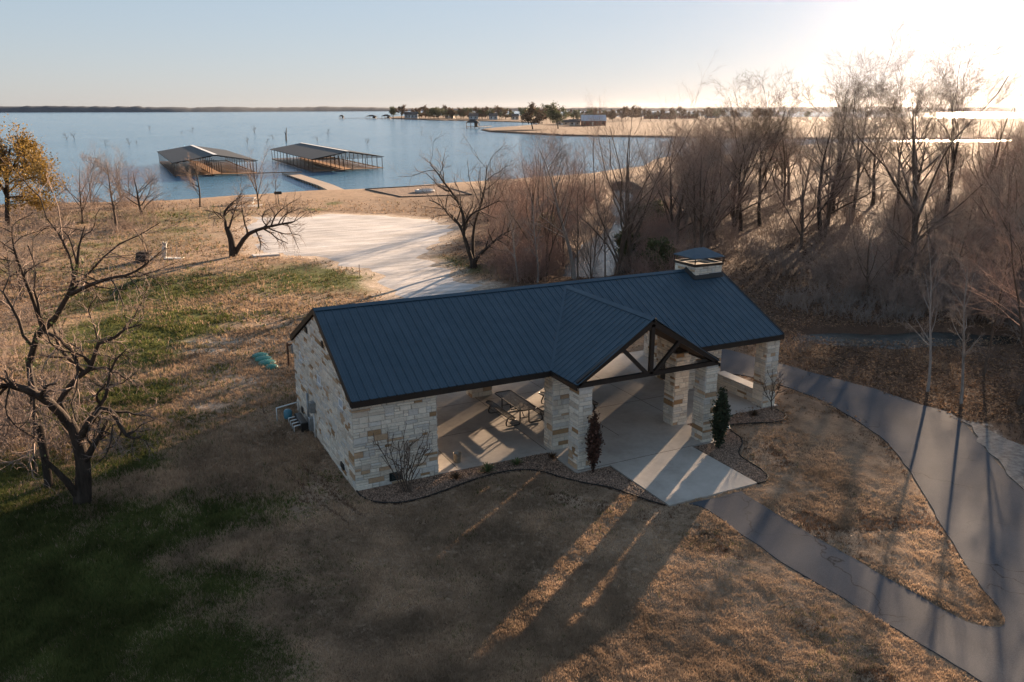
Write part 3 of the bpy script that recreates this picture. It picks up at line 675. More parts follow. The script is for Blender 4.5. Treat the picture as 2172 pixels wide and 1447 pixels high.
def pcol(y, s_, h):
    xe = PX0 if y <= YV else PX0+(PXM-PX0)*(y-YV)/(YI-YV)
    if s_ > 0: xe = 2*PXM-xe
    return ((xe, y, PZR-abs(PXM-xe)*psl+.012+h), (PXM, y, PZR+.012+h))
ribbed([pcol(y, -1, h) for y, h in ys][::-1], mb); ribbed([pcol(y, 1, h) for y, h in ys], mb)
mb.build('porch_roof', M['roof'], pav)
# ridge caps, valleys, rake trim
mb = MB()
for s_ in (-1, 1):
    mb.add([(XL, YR, ZR+.055), (XR, YR, ZR+.055), (XR, YR+s_*.16, ZR+.045-.16*SL_), (XL, YR+s_*.16, ZR+.045-.16*SL_)], [(0, 1, 2, 3) if s_ < 0 else (3, 2, 1, 0)])
    mb.add([(PXM, PYF-.02, PZR+.06), (PXM, YI+.1, PZR+.06), (PXM+s_*.14, YI-.05, PZR+.045-.14*psl), (PXM+s_*.14, PYF-.02, PZR+.045-.14*psl)], [(0, 1, 2, 3)])
    xv = PX0 if s_ < 0 else PX1
    mb.bar((xv, YV-.02, ZE+.03), (PXM+s_*.03, YI, PZR+.03), .11, .02)
mb.build('ridge_cap', M['roof'], pav)
def fascia(name, bars): 
    mb = MB()
    for a, b, w1, h1 in bars: mb.bar(a, b, w1, h1)
    return mb.build(name, M['trim'], pav)
zf = ZE-.10
fascia('fascia', [((XL, -OV-.015, zf), (PX0-.02, -OV-.015, zf), .03, .20), ((PX1+.02, -OV-.015, zf), (XR, -OV-.015, zf), .03, .20), ((XL, W_+OV+.015, zf), (XR, W_+OV+.015, zf), .03, .2),
    ((PX0-.015, -OV, zf), (PX0-.015, PYF, zf), .03, .16), ((PX1+.015, -OV, zf), (PX1+.015, PYF, zf), .03, .16)])
def rake(x, sg):
    mb = MB()
    for y0, y1, z0, z1 in ((-OV, YR, ZE, ZR), (W_+OV, YR, ZE, ZR)):
        mb.add([(x-.02, y0, z0-.17), (x+.02, y0, z0-.17), (x+.02, y1, z1-.17), (x-.02, y1, z1-.17), (x-.02, y0, z0+.045), (x+.02, y0, z0+.045), (x+.02, y1, z1+.045), (x-.02, y1, z1+.045)],
               [(0, 3, 2, 1), (4, 5, 6, 7), (0, 1, 5, 4), (1, 2, 6, 5), (2, 3, 7, 6), (3, 0, 4, 7)])
    mb.build('rake_trim', M['trim'], pav)
rake(XL-.005, -1); rake(XR+.005, 1)
# ceilings (undersides)
mb = MB()
t_ = .09
for x0, x1, yv0 in ((XL+.02, PX0-.01, None), (PX1+.01, XR-.02, None)):
    mb.add([(x0, -OV+.02, ZE-t_), (x1, -OV+.02, ZE-t_), (x1, YR, ZR-t_), (x0, YR, ZR-t_)], [(3, 2, 1, 0)])
mb.add([(PX0-.01, YV+.02, ZE-t_), (PXM, YI+.1, PZR-t_), (PXM, YR, ZR-t_), (PX0-.01, YR, ZR-t_)], [(3, 2, 1, 0)])
mb.add([(PX1+.01, YV+.02, ZE-t_), (PX1+.01, YR, ZR-t_), (PXM, YR, ZR-t_), (PXM, YI+.1, PZR-t_)], [(3, 2, 1, 0)])
mb.add([(XL+.02, W_+OV-.02, ZE-t_), (XR-.02, W_+OV-.02, ZE-t_), (XR-.02, YR, ZR-t_), (XL+.02, YR, ZR-t_)], [(0, 1, 2, 3)])
for s_, xe in ((-1, PX0), (1, PX1)):
    mb.add([(xe, PYF+.03, PZE-t_), (xe, YV, PZE-t_), (PXM, YI, PZR-t_), (PXM, PYF+.03, PZR-t_)], [(0, 1, 2, 3) if s_ < 0 else (3, 2, 1, 0)])
mb.build('ceiling', M['ceiling'], pav)
# beams under the eaves and trusses
mb = MB()
MB().box(X1-.3, .06, zc+.005, 2.36*S, .26, zc+.22).build('eave_beam', M['trim'], pav); MB().box(4.1*S, .06, zc+.005, L_-.04, .26, zc+.22).build('eave_beam', M['trim'], pav); MB().box(X1-.3, W_-.26, zc+.005, L_-.04, W_-.06, zc+.22).build('eave_beam', M['trim'], pav)
def truss(org, ax, half, zb, zt, name='roof_truss', th=.13):
    "king-post truss lying along unit axis ax through org (centre)"
    mb = MB(); o_ = Vector(org); a_ = Vector(ax); P3 = lambda s_, z: tuple(o_+a_*s_+Vector((0, 0, z)))
    mb.bar(P3(-half, zb), P3(half, zb), th, .16)
    mb.bar(P3(0, zb), P3(0, zt-.05), th, .15, up=tuple(a_))
    for s_ in (-1, 1):
        mb.bar(P3(s_*half, zb+.06), P3(0, zt), th, .2)
        mb.bar(P3(s_*.18, zb+.05), P3(s_*half*.40, zb+(zt-zb)*.56), th*.9, .13)
    mb.build(name, M['trim'], pav)
truss((PXM, PYF+.10, 0), (1, 0, 0), PXM-PX0-.06, 1.0*S-.03, PZR-.17)
# no other trusses can be seen under the main roof
# the right tie beam of the porch rests on the pillar heads
# ------------------------------------------------------------------ furniture
tabgroup = 'picnic tables under the pavilion roof'
def picnic_table():
    t = empty('picnic_table', (0, 0, 0), 'black metal mesh picnic table with two benches between the stone wall and porch pillars', 'picnic table', tabgroup)
    Lt, Wt, Hh = 2.42, .77, .76; steel = M['black']
    def slab(x0, x1, z, nm):
        f = MB(); r = .022; c = .10
        pts = [(x0+c, -Lt/2, z), (x1-c, -Lt/2, z), (x1, -Lt/2+c, z), (x1, Lt/2-c, z), (x1-c, Lt/2, z), (x0+c, Lt/2, z), (x0, Lt/2-c, z), (x0, -Lt/2+c, z), (x0+c, -Lt/2, z)]
        f.tube(pts, r, 6)
        nn = int((x1-x0)/.042)
        for i in range(1, nn): x = x0+(x1-x0)*i/nn; f.bar((x, -Lt/2+.03, z), (x, Lt/2-.03, z), .022, .008)
        for i in range(1, 26): y = -Lt/2+Lt*i/26; f.bar((x0+.02, y, z-.004), (x1-.02, y, z-.004), .020, .006)
        f.build(nm, steel, t)
    slab(-Wt/2, Wt/2, Hh, 'table_top'); slab(-.80, -.80+.27, .45, 'bench_seat'); slab(.80-.27, .80, .45, 'bench_seat')
    for y in (-.82, .82):
        for s_ in (-1, 1):
            f = MB(); x = lambda v: s_*v
            f.tube([(x(.20), y, Hh-.02), (x(.20), y, .10), (x(.24), y, .055), (x(.32), y, .045), (x(.70), y, .045), (x(.80), y, .09), (x(.82), y, .2), (x(.76), y, .34), (x(.68), y, .43)], .03, 8)
            f.build('leg', steel, t, True)
        f = MB(); f.tube([(-.2, y, .3), (.2, y, .3)], .022, 6); f.tube([(0, y, .3), (0, y*.35, Hh-.03)], .018, 6); f.build('brace', steel, t, True)
    MB().lathe([(.035, 0), (.035, .012), (.02, .014)], (0, 0, Hh+.005), 12).build('umbrella_hole_ring', M['galv'], t)
    return t
tb = picnic_table(); tb.location = (2.412*S, 1.115*S, .052); tb['label'] = 'black mesh picnic table with benches in full view between the left wall and pillars'
t2 = tb.copy(); sc.collection.objects.link(t2); t2.location = (3.19*S, 1.115*S, .052); t2['label'] = 'black mesh picnic table almost hidden behind the front left porch pillar'
for ch_ in list(tb.children): c2 = ch_.copy(); sc.collection.objects.link(c2); c2.parent = t2
# bucket
bk = empty('ash_bucket', (1.216*S, .18*S, .052), 'small metal bucket standing on the slab near the stone wall', 'bucket')
MB().lathe([(.11, 0), (.115, .01), (.15, .36), (.157, .37), (.14, .355), (.10, .05), (.01, .04)], n=20).build('bucket_body', M['galvbucket'], bk, True)
MB().tube([(.155*math.cos(a), .02, .36+.10*math.sin(a)) for a in [PI*i/10 for i in range(11)]], .006, 5).build('handle', M['galv'], bk, True)
# septic lids
for i, (x, y, r, lb) in enumerate(((552, 752, .40, 'farthest of the four green plastic lids in the lawn'), (559, 759, .42, 'second farthest green plastic lid in the lawn, between two lids of its size'), (567, 767, .42, 'nearest of the three big green lids, beside the small lid'), (577, 776, .30, 'smallest and nearest of the four green lids in the lawn'))):
    c = at(x, y+1, .1)
    t = empty('access_lid', (c[0], c[1], 0), lb, 'lid', 'green access lids in the lawn')
    MB().lathe([(r, -.05), (r, .08), (r*.97, .11), (r*.6, .17), (r*.15, .19), (.01, .19)], n=24).build('lid', M['lid'], t, True)
    mb = MB()
    for k in range(8): a = 2*PI*k/8; mb.bar((r*.25*math.cos(a), r*.25*math.sin(a), .185), (r*.9*math.cos(a), r*.9*math.sin(a), .125), .03, .02)
    mb.lathe([(r*1.05, -.05), (r*1.05, .07), (r, .075), (r, -.05)], n=24)
    mb.build('rib', M['lid'], t)
# utility pedestals behind the corner
c = at(613, 779); t = empty('utility_stand', (c[0], c[1], 0), 'rusty two post stand with meter boxes behind the gable corner', 'utility stand')
for dx in (0, .42): 
    p = MB(); q = R_*dx; p.bar((q[0], q[1], -.1), (q[0], q[1], 1.25), .08, .08, up=(1, 0, 0)); p.build('post', M['rust'], t)
p = MB(); q = R_*.30; p.box(q[0]-.13, q[1]-.1, .75, q[0]+.13, q[1]+.1, 1.15, bev=.02); p.build('meter_box', M['galv'], t)
p = MB(); a_ = R_*0; b_ = R_*.42; p.bar((a_[0], a_[1], 1.15), (b_[0], b_[1], 1.15), .05, .08); p.build('rail', M['rust'], t)
# backflow preventer by the gable wall
t = empty('backflow_preventer', (-.55, 1.93*S, 0), 'white plastic pipes and blue tank beside the gable wall', 'plumbing unit')
Y0 = 2.35*S-1.93*S
mb = MB().tube([(-.52, Y0+.0, -.02), (-.52, Y0, .62), (.42, Y0+.25, .66), (.42, Y0+.25, -.02)], .032, 8)
mb.build('riser_pipe', M['pvc'], t, True)
for k in range(4): y = Y0-.45-k*.33; MB().tube([(-.15, y, -.02), (-.15, y, .28), (.25, y, .32)], .026, 8).build('valve_pipe', M['pvc'], t, True)
mb = MB().lathe([(.02, 0), (.15, .03), (.17, .1), (.17, .32), (.12, .40), (.02, .42)], (-.10, Y0-.1, .12), 16); mb.build('blue_tank', M['bluetank'], t, True)
mb = MB().box(.1, Y0-1.6, .05, .38, Y0-.35, .42, bev=.03); mb.build('valve_box', M['black'], t)
# stake in the grass, solar light
c = at(763, 589); tag(MB().bar((c[0], c[1], 0), (c[0], c[1], 1.0), .05, .03, up=(1, 0, 0)).build('steel_stake', M['rust']), 'thin rusty steel stake standing in grass at the lot edge', 'stake')
c = at(1543, 922); t = empty('path_light', (c[0], c[1], .03), 'small white garden light on the bed edge behind the green shrub', 'garden light')
MB().tube([(0, 0, 0), (0, 0, .22)], .015, 6).build('stem', M['galv'], t); MB().lathe([(.02, .2), (.05, .22), (.06, .3), (.02, .34)], n=10).build('lamp_head', M['white'], t, True)
# ------------------------------------------------------------------ trees
def norm(v): return v/(np.linalg.norm(v, axis=-1, keepdims=True)+1e-12)
def tubes(sets, Sd):
    Vs = []; Fs = []; off = 0
    for P, R in sets:
        B, N, _ = P.shape; t = norm(np.gradient(P, axis=1)); ref = np.where(np.abs(t[:, :1, 2:3]) > .9, np.array([1., 0, 0]), np.array([0, 0, 1.]))
        x = norm(np.cross(np.broadcast_to(ref, t.shape), t)); y = np.cross(t, x)
        a = 2*PI*np.arange(Sd)/Sd
        V = P[:, :, None]+(x[:, :, None]*np.cos(a)[:, None]+y[:, :, None]*np.sin(a)[:, None])*R[:, :, None, None]
        Vs.append(V.reshape(-1, 3)); b, i, k = np.meshgrid(np.arange(B), np.arange(N-1), np.arange(Sd), indexing='ij')
        i0 = off+(b*N+i)*Sd; k1 = (k+1) % Sd
        Fs.append(np.stack([i0+k, i0+k1, i0+Sd+k1, i0+Sd+k], -1).reshape(-1, 4)); off += B*N*Sd
    return np.vstack(Vs), np.vstack(Fs)
def children(rng, P, R, k, t0, t1, ang, lf, n, wander, up, rf, minr=.004, taper=.25, lpow=.6):
    B, N, _ = P.shape; K = B*k; t = (t0+(t1-t0)*(np.tile(np.arange(k), B)+rng.random(K))/k); pi_ = np.repeat(np.arange(B), k)
    f = t*(N-1); i = np.minimum(f.astype(int), N-2); u = (f-i)[:, None]
    p0 = P[pi_, i]*(1-u)+P[pi_, i+1]*u; r0 = (R[pi_, i]*(1-u[:, 0])+R[pi_, i+1]*u[:, 0]); d = norm(P[pi_, i+1]-P[pi_, i])
    Lp = np.linalg.norm(np.diff(P, axis=1), axis=2).sum(1)[pi_]
    az = rng.random(K)*2*PI; ref = np.where(np.abs(d[:, 2:3]) > .9, np.array([1., 0, 0]), np.array([0, 0, 1.])); x = norm(np.cross(ref, d)); y = np.cross(d, x)
    an = np.radians(ang)*rng.uniform(.65, 1.3, K); side = x*np.cos(az)[:, None]+y*np.sin(az)[:, None]
    dr = d*np.cos(an)[:, None]+side*np.sin(an)[:, None]
    L = Lp*lf*(1-t*.45)**lpow*rng.uniform(.6, 1.25, K); st = L/(n-1)
    out = [p0]; c = p0
    for j in range(n-1):
        dr = norm(dr+rng.normal(0, wander, (K, 3))+np.array([0, 0, up])); c = c+dr*st[:, None]; out.append(c)
    rr = np.maximum(r0*rf, minr)[:, None]*(1-(1-taper)*np.linspace(0, 1, n))[None]
    return np.stack(out, 1), np.maximum(rr, minr*.7)
def tree_mesh(seed, H, trunk_r, style, minr=.004):
    """a bare tree: list of (paths, radii) per level"""
    rng = np.random.default_rng(seed); st = dict(vase=(6, .14, .55, 34, .72, .05), spread=(8, .22, .9, 58, .50, .03), slim=(14, .3, .97, 42, .26, .05), multi=(7, .05, .45, 26, .82, .04), low=(7, .12, .6, 55, .75, .01), fan=(11, .3, .98, 30, .80, .07))[style]
    k, t0, t1, ang, lf, up = st
    n0 = 9; fr = dict(vase=.62, spread=.8, slim=1., multi=.5, low=.45, fan=.66)[style]
    p = [np.zeros(3)-np.array([0, 0, .2])]; d = np.array([rng.normal(0, .05), rng.normal(0, .05), 1.])
    for j in range(n0-1): d = norm(d+np.append(rng.normal(0, .06, 2), .04)); p.append(p[-1]+d*H*fr/(n0-1))
    P0 = np.array(p)[None]; R0 = (trunk_r*np.array([1.3, 1, .9, .8, .68, .54, .38, .22, .06]))[None]
    lv = [(P0, R0)]
    c1 = children(rng, P0, R0, k, t0, t1, ang, lf, 8, .10, up, .55, .02, .25); lv.append(c1)
    c2 = children(rng, *c1, 8 if style != 'slim' else 4, .15, .98, 40, .55, 6, .13, .04, .5, .009, .35); lv.append(c2)
    c3 = children(rng, *c2, 9, .15, .98, 38, .52, 5, .14, .05, .5, minr, .45); lv.append(c3)
    c4 = children(rng, *c3, 8, .15, .98, 35, .6, 4, .15, .05, .6, minr*.8, .5); lv.append(c4)
    return lv
def top_of(lv, q=.97): return float(np.quantile(lv[-1][0][:, :, 2], q))
def finish(root, lv, bm, tm, ntr=2, extra=None):
    V, Fc = tubes(lv[:ntr], 6); tr = mk('trunk', V, Fc, bm, root, True)
    V, Fc = tubes(lv[ntr:], 3); cr = mk('crown', V, Fc, tm, root, False)
    ks = [tr, cr]
    if extra: ks.append(extra(root, lv))
    KIDS[root.name] = ks
    return root
def leaves(rng, pts, n, size, jit, nm, mat, root, flat=.0):
    i = rng.integers(0, len(pts), n); c = pts[i]+rng.normal(0, jit, (n, 3)); a = norm(rng.normal(0, 1, (n, 3))); b = norm(np.cross(a, rng.normal(0, 1, (n, 3))))
    s_ = size*rng.uniform(.5, 1.4, (n, 1)); V = np.stack([c-a*s_, c+b*s_*.55, c+a*s_, c-b*s_*.55], 1).reshape(-1, 3)
    return mk(nm, V, np.arange(4*n).reshape(-1, 4), mat, root)
ARCH = {}
def arch(key, seed, H, r, style, bm='bark', tm='twig', minr=.004):
    lv = tree_mesh(seed, H, r, style, minr); k = H/top_of(lv, .90 if style == 'fan' else .96); lv = [(P*k, R) for P, R in lv]
    root = empty('bare_tree', (0, 0, 0), 'x', 'tree'); finish(root, lv, M[bm], M[tm]); ARCH[key] = [root, H, False]; return root
def plant(key, px, py, ytop=None, h=None, label='', rz=0., group=None, xs_=1., lean=(0, 0), name=None, z=None):
    root, H, used = ARCH[key]
    c = at(px, py) if z is None else at(px, py, z)
    if ytop is not None: h = z_for(c, ytop)
    zg = float(height(c[None])[0])
    if used: o = copy_tree(root)
    else: o = root; ARCH[key][2] = True
    if name: o.name = name
    k = (h-min(zg, 0)*.5)/H; o.location = (c[0], c[1], zg-.05); o.scale = (k*xs_, k*xs_, k); o.rotation_euler = (lean[0], lean[1], rz)
    o['label'] = label; o['category'] = 'tree'
    if group: o['group'] = group
    elif 'group' in o: del o['group']
    return o
arch('v1', 1, 14, .20, 'vase'); arch('v2', 2, 14, .19, 'vase', 'bark', 'twig_red'); arch('v3', 3, 15, .17, 'multi', 'bark', 'twig'); arch('f1', 11, 15, .22, 'fan', 'bark_dark', 'bark', .0062); arch('f2', 12, 15, .2, 'fan', 'bark_dark', 'bark', .0062)
arch('m1', 4, 12, .12, 'multi', 'bark', 'twig_red'); arch('m2', 5, 9, .10, 'multi', 'bark', 'twig_grey')
arch('s1', 6, 12, .13, 'slim', 'bark_pale', 'twig_grey'); arch('s2', 7, 10, .10, 'slim', 'bark', 'twig')
arch('p1', 8, 9, .17, 'spread', 'bark_dark', 'twig'); arch('p2', 9, 8, .15, 'spread', 'bark', 'twig_grey'); arch('l1', 10, 6, .16, 'low', 'bark_dark', 'twig')
# left shore row
plant('v2', 175, 474, 322, label='bare tree with slanted trunk standing right of the golden tree on the left', lean=(0, -.12), rz=1)
plant('m2', 193, 432, 330, label='slim bare tree at the shore behind the slanted trunk tree on the left', rz=2)
plant('s2', 248, 494, 330, label='bare tree with straight thin trunk, nearest the grass in the left shore row', rz=.5, xs_=1.7)
plant('m2', 258, 430, 318, label='bare tree with upright crown at the water, behind the straight thin trunk', rz=4)
plant('m1', 276, 430, 345, label='small bare tree at the water just left of the low round shrubby tree', rz=5, xs_=.9)
plant('l1', 301, 455, 362, label='low round bare tree with bushy brown base at the left shoreline', rz=.3, xs_=1.1)
plant('p1', 424, 439, 335, label='bare tree in front of the left boat dock roof', rz=1.5, xs_=.9)
plant('v1', 549, 442, 315, label='bare tree with forked dark trunk between the two boat docks', rz=2.1, xs_=.95)
plant('s2', 586, 434, 345, label='thin bare sapling beside the black grill at the shore', rz=2.8, xs_=.8)
plant('m2', 45, 640, 478, label='young bare tree in dry brush at the left edge, above the big dark tree', rz=1.2, xs_=1.2)
plant('l1', 20, 600, 500, label='small bare tree cut by the left edge of the picture', rz=3.3)
# centre: creek trees
plant('v3', 1305, 582, 212, label='tallest bare multi stemmed tree beside the creek behind the pavilion ridge', rz=.6, xs_=1.05)
plant('v1', 1338, 560, 225, label='tall bare tree with many upright limbs standing right of the creek water', rz=2.6)
plant('s1', 1218, 592, 285, label='straight bare trunk at the creek bank left of the tallest tree', rz=1, xs_=1.3)
plant('m1', 1160, 585, 295, label='reddish bare tree in the thicket left of the creek', rz=3)
plant('v2', 1130, 560, 300, label='round topped bare tree at the left end of the creek thicket', rz=5.1)
plant('m1', 1195, 540, 290, label='reddish bare tree rising from the middle of the creek thicket', rz=.2)
plant('s1', 1100, 600, 430, label='short pale trunked tree at the foot of the creek thicket', rz=.2)
plant('s1', 1140, 600, 400, label='slender pale trunked tree in front of the reddish creek thicket', rz=2.2)
plant('m2', 1075, 560, 420, label='low brushy bare tree just right of the big forked tree by the gravel lot', rz=2)
plant('v1', 1488, 545, 290, label='bare tree with pale trunk right behind the chimney', rz=2.2, xs_=1.15)
plant('m2', 1035, 470, 325, label='upright bare tree standing behind the forked tree beside the lot', rz=1)
plant('m1', 1240, 450, 315, label='bare tree on the far bank left of the creek mouth', rz=1.7)
plant('m2', 1150, 430, 330, label='bushy bare tree near the pools behind the creek thicket', rz=2.4)
# right wood: the ones that stand out
tall = [(1935, 560, 150, 'v1', 'tall leaning bare tree crossing the bright water at the right', (0, .10), 1.35, 1.1), (2000, 470, 152, 'f2', 'broad topped bare tree tallest against the glowing sky at right', (0, .05), 1.2, 3.9),
 (1906, 460, 166, 'f2', 'bare tree with dense crown against the sky, left of the broadest crown', (0, 0), 1.15, 2.2), (1806, 466, 175, 'f1', 'bare tree with upright fan crown in the skyline group at right', (0, 0), 1., 4.4),
 (1768, 455, 166, 'f2', 'bare tree with feathery crown at the left end of the tall skyline trees', (0, 0), 1.1, .7), (2190, 500, 128, 'f1', 'bare tree cut by the right edge with the highest top in the picture', (0, 0), 1.2, 5.5),
 (1612, 480, 205, 'f2', 'bare tree whose top just clears the horizon left of the skyline group', (0, 0), 1.25, 1.3), (1570, 490, 218, 'f2', 'bare tree at the left end of the wood just reaching the horizon', (0, 0), 1.2, 2.9),
 (1662, 440, 192, 'm1', 'narrow bare tree between the two feathery skyline crowns', (0, 0), 1.1, .4), (1850, 436, 180, 'f2', 'reddish bare tree behind the fan crown in the skyline group', (0, 0), 1.2, 3.1), (1930, 450, 180, 'f2', 'bare tree behind the leaning tree with crown on the horizon', (0, 0), 1.2, 5.),
 (2080, 470, 190, 'm1', 'bare tree with low crown in the gap near the right edge', (0, 0), 1.2, 2.)]
for px_, py_, yt, k_, lb, ln, xs_, rz in tall: plant(k_, px_, py_, yt, label=lb, lean=ln, xs_=xs_, rz=rz)
plant('s1', 1968, 832, 500, label='slender pale tree leaning over the far edge of the road', lean=(.03, .17), rz=.5, xs_=.8)
plant('s1', 2038, 858, 520, label='second slender pale tree by the road, nearer the right edge', lean=(.02, .16), rz=2.5, xs_=.8)
plant('s2', 2085, 800, 500, label='thin brown tree behind the two pale leaning roadside trees', lean=(0, .05), rz=.9)
plant('v2', 2160, 860, 380, label='bare tree at the right edge beside the gravel shoulder', rz=.9)
# the mass of the wood
rng = np.random.default_rng(77); cnt = 0; pos = []
keys = ['v2', 'm1', 'v3', 'v1', 'v1', 'p1', 's1', 's2', 'p2', 'm2', 'v2', 'p2']
tries = 0
while cnt < 150 and tries < 6000:
    tries += 1
    px_ = rng.uniform(1420, 2330); py_ = 330+400*rng.random()**1.0
    if px_ > 1640 and py_ > 735: continue
    if py_ > 600+max(0, (px_-1560))*.2: continue
    P = at(px_, py_)
    if 1840 < px_ < 2150 and 635 < py_ < 712: continue
    if rng.random() > .25+.75*np.clip((py_-340)/200, 0, 1): continue
    cc = P[1]/S-.6976*P[0]/S
    if (-1.9 < cc < 1. and P[0]/S < 15.5) or (-1.15 < cc < .45 and P[0]/S < 24) or (-4.4 < cc < -1.9 and P[0]/S < 19) or (-3.8 < cc < -2.7 and P[0]/S < 27): continue
    if any((P[0]-q[0])**2+(P[1]-q[1])**2 < (2.5 if py_ > 450 else 4.)**2 for q in pos): continue
    Q = P[None]
    if max(sdf(Q, CREEK)[0], sdf(Q, POND)[0], sdf(Q, ROAD)[0], sdf(Q, LOT)[0]) > -1.5 or sdf(Q, NEAR)[0] < 6: continue
    pos.append(P); dep = (P-CAM)@F_
    h = rng.uniform(7.5, 11) if dep > 58 else rng.uniform(4.5, 7.5)
    if 1770 < px_ < 2090 and dep > 42: h = rng.uniform(3.8, 6.)
    if px_ <= 1770 and dep < 62: h = rng.uniform(3.8, 6.5)
    elif px_ <= 1770: h = rng.uniform(8, 12)
    k_ = keys[int(rng.integers(len(keys)))]
    zt = 238+25*rng.random() if px_ < 1560 else 222+30*rng.random()
    h = min(h, z_for(P, zt) if z_for(P, zt) > 3 else h)
    look = {'v1': 'spreading brown bare tree', 'v2': 'spreading reddish bare tree', 'v3': 'broom shaped bare tree', 'm1': 'multi stemmed reddish bare tree', 'm2': 'multi stemmed grey bare tree', 's1': 'slim pale trunked bare tree', 's2': 'slim brown bare tree', 'p2': 'wide low grey bare tree', 'p1': 'wide dark trunked bare tree'}[k_]
    place = ('wood behind the chimney' if px_ < 1620 else 'wood right of the chimney' if px_ < 1860 else 'wood below the skyline crowns' if px_ < 2060 else 'wood at the right edge')
    row = 'far ' if dep > 62 else 'near '
    lab = look+' in the '+row+place
    plant(k_, px_, py_, h=h, label=lab, group='bare trees: '+lab, rz=float(rng.uniform(0, 6.28)), xs_=float(rng.uniform(1.0, 1.4))); cnt += 1
print('wood trees', cnt)
for r_, _h, u_ in ARCH.values():
    if not u_:
        for c_ in list(r_.children): bpy.data.objects.remove(c_)
        bpy.data.objects.remove(r_)
# ---- trees drawn limb by limb
def limb(base, pts, r0, r1, n=10):
    P = []
    for q in pts:
        P.append(on_depth(q[0], q[1], base, q[2] if len(q) > 2 else 0.))
    P = np.array(P); k = len(P); t = np.linspace(0, k-1, n); out = []
    for tt in t:
        i = min(int(tt), k-2); u = tt-i; a, b, c, d = P[max(i-1, 0)], P[i], P[i+1], P[min(i+2, k-1)]
        out.append(.5*((2*b)+(-a+c)*u+(2*a-5*b+4*c-d)*u*u+(-a+3*b-3*c+d)*u**3))
    return np.array(out), np.linspace(1, 0, n)**.8*(r0-r1)+r1
def hand_tree(px_, py_, limbs, label, bm, tm, seed, k1=9, k2=6, k3=4, lf=.5, up=.03, minr=.0055, ang=48, wan=.16, name='bare_tree', extra=None, trunkn=1):
    base = at(px_, py_); rng = np.random.default_rng(seed); root = empty(name, tuple(base), label, 'tree')
    T = [limb(base, l[0], l[1], l[2]) for l in limbs]; P = np.stack([t[0] for t in T])-base; R = np.stack([t[1] for t in T])
    sel = np.array([not (len(l) > 3 and l[3] == 'bare') for l in limbs])
    lv = [(P, R)]; Ps, Rs = P[sel], R[sel]
    c1 = children(rng, Ps, Rs, k1, .28, 1., ang, lf, 7, wan, up, .55, .014, .35); c2 = children(rng, *c1, k2, .15, 1., 42, .5, 5, wan, up, .6, minr, .45); c3 = children(rng, *c2, k3, .15, 1., 40, .55, 4, wan, up, .65, minr*.8, .5)
    lv += [c1, c2, c3]
    return finish(root, lv, M[bm], M[tm], 2, extra)
# big dark tree, left foreground
def ivy(root, lv):
    rng = np.random.default_rng(5); P = lv[0][0][1]; return leaves(rng, P[1:8], 500, .05, .16, 'ivy_leaves', M['yucca'], root)
hand_tree(165, 1068, [
 ([(172, 1100), (176, 1040), (176, 985), (165, 935), (146, 890)], 0.328, 0.144, 'bare'),
 ([(110, 1075, 1.2), (98, 980, 1.2), (80, 900, 1.2), (62, 800, 1.2), (72, 725, 1.0), (92, 700, .9), (135, 655, .8), (152, 605, .8), (165, 560, .8), (168, 520, .9), (180, 480, 1.)], 0.156, 0.018),
 ([(92, 705, .9), (75, 650, .6), (60, 610, .3), (40, 560, 0), (28, 520, -.2), (25, 480, -.3)], 0.070, 0.012),
 ([(150, 625, .8), (190, 605, .2), (235, 590, -.2), (275, 582, -.5), (310, 560, -.6), (345, 530, -.6)], 0.070, 0.009),
 ([(155, 590, .8), (150, 550, 1.2), (135, 520, 1.4), (120, 490, 1.6)], 0.039, 0.009),
 ([(150, 905), (115, 862, -.3), (80, 838, -.6), (40, 822, -.8), (5, 818, -1), (-40, 830, -1.2), (-90, 822, -1.3)], 0.156, 0.042),
 ([(146, 900), (125, 850, .3), (150, 820, .4), (175, 790, .5), (200, 775, .5), (200, 735, .4), (235, 722, .3), (262, 700, .2), (300, 688, .1)], 0.125, 0.018),
 ([(180, 790, .5), (150, 765, .7), (125, 735, .9), (115, 700, 1.), (100, 665, 1.1)], 0.078, 0.012),
 ([(168, 935), (190, 895, -.4), (215, 868, -.7), (240, 876, -.8), (255, 905, -.9), (275, 930, -1.), (300, 925, -1.1)], 0.133, 0.018),
 ([(205, 868, -.6), (225, 840, -.6), (232, 800, -.5), (245, 765, -.4), (270, 740, -.4)], 0.070, 0.012),
 ([(178, 985), (196, 950, -.2), (212, 925, -.3), (228, 892, -.3)], 0.117, 0.036),
 ([(170, 1060), (140, 1020, -.5), (110, 990, -.8), (92, 972, -1)], 0.125, 0.042, 'bare'),
 ([(20, 822, -1), (12, 870, -1.2), (30, 900, -1.3), (50, 915, -1.3), (70, 925, -1.3)], 0.031, 0.009),
 ], 'big dark twisted bare tree in the left foreground with ivy on its second stem', 'bark_dark', 'twig', 21, 10, 7, 6, .42, .0, .0045, 55, .28, extra=ivy)
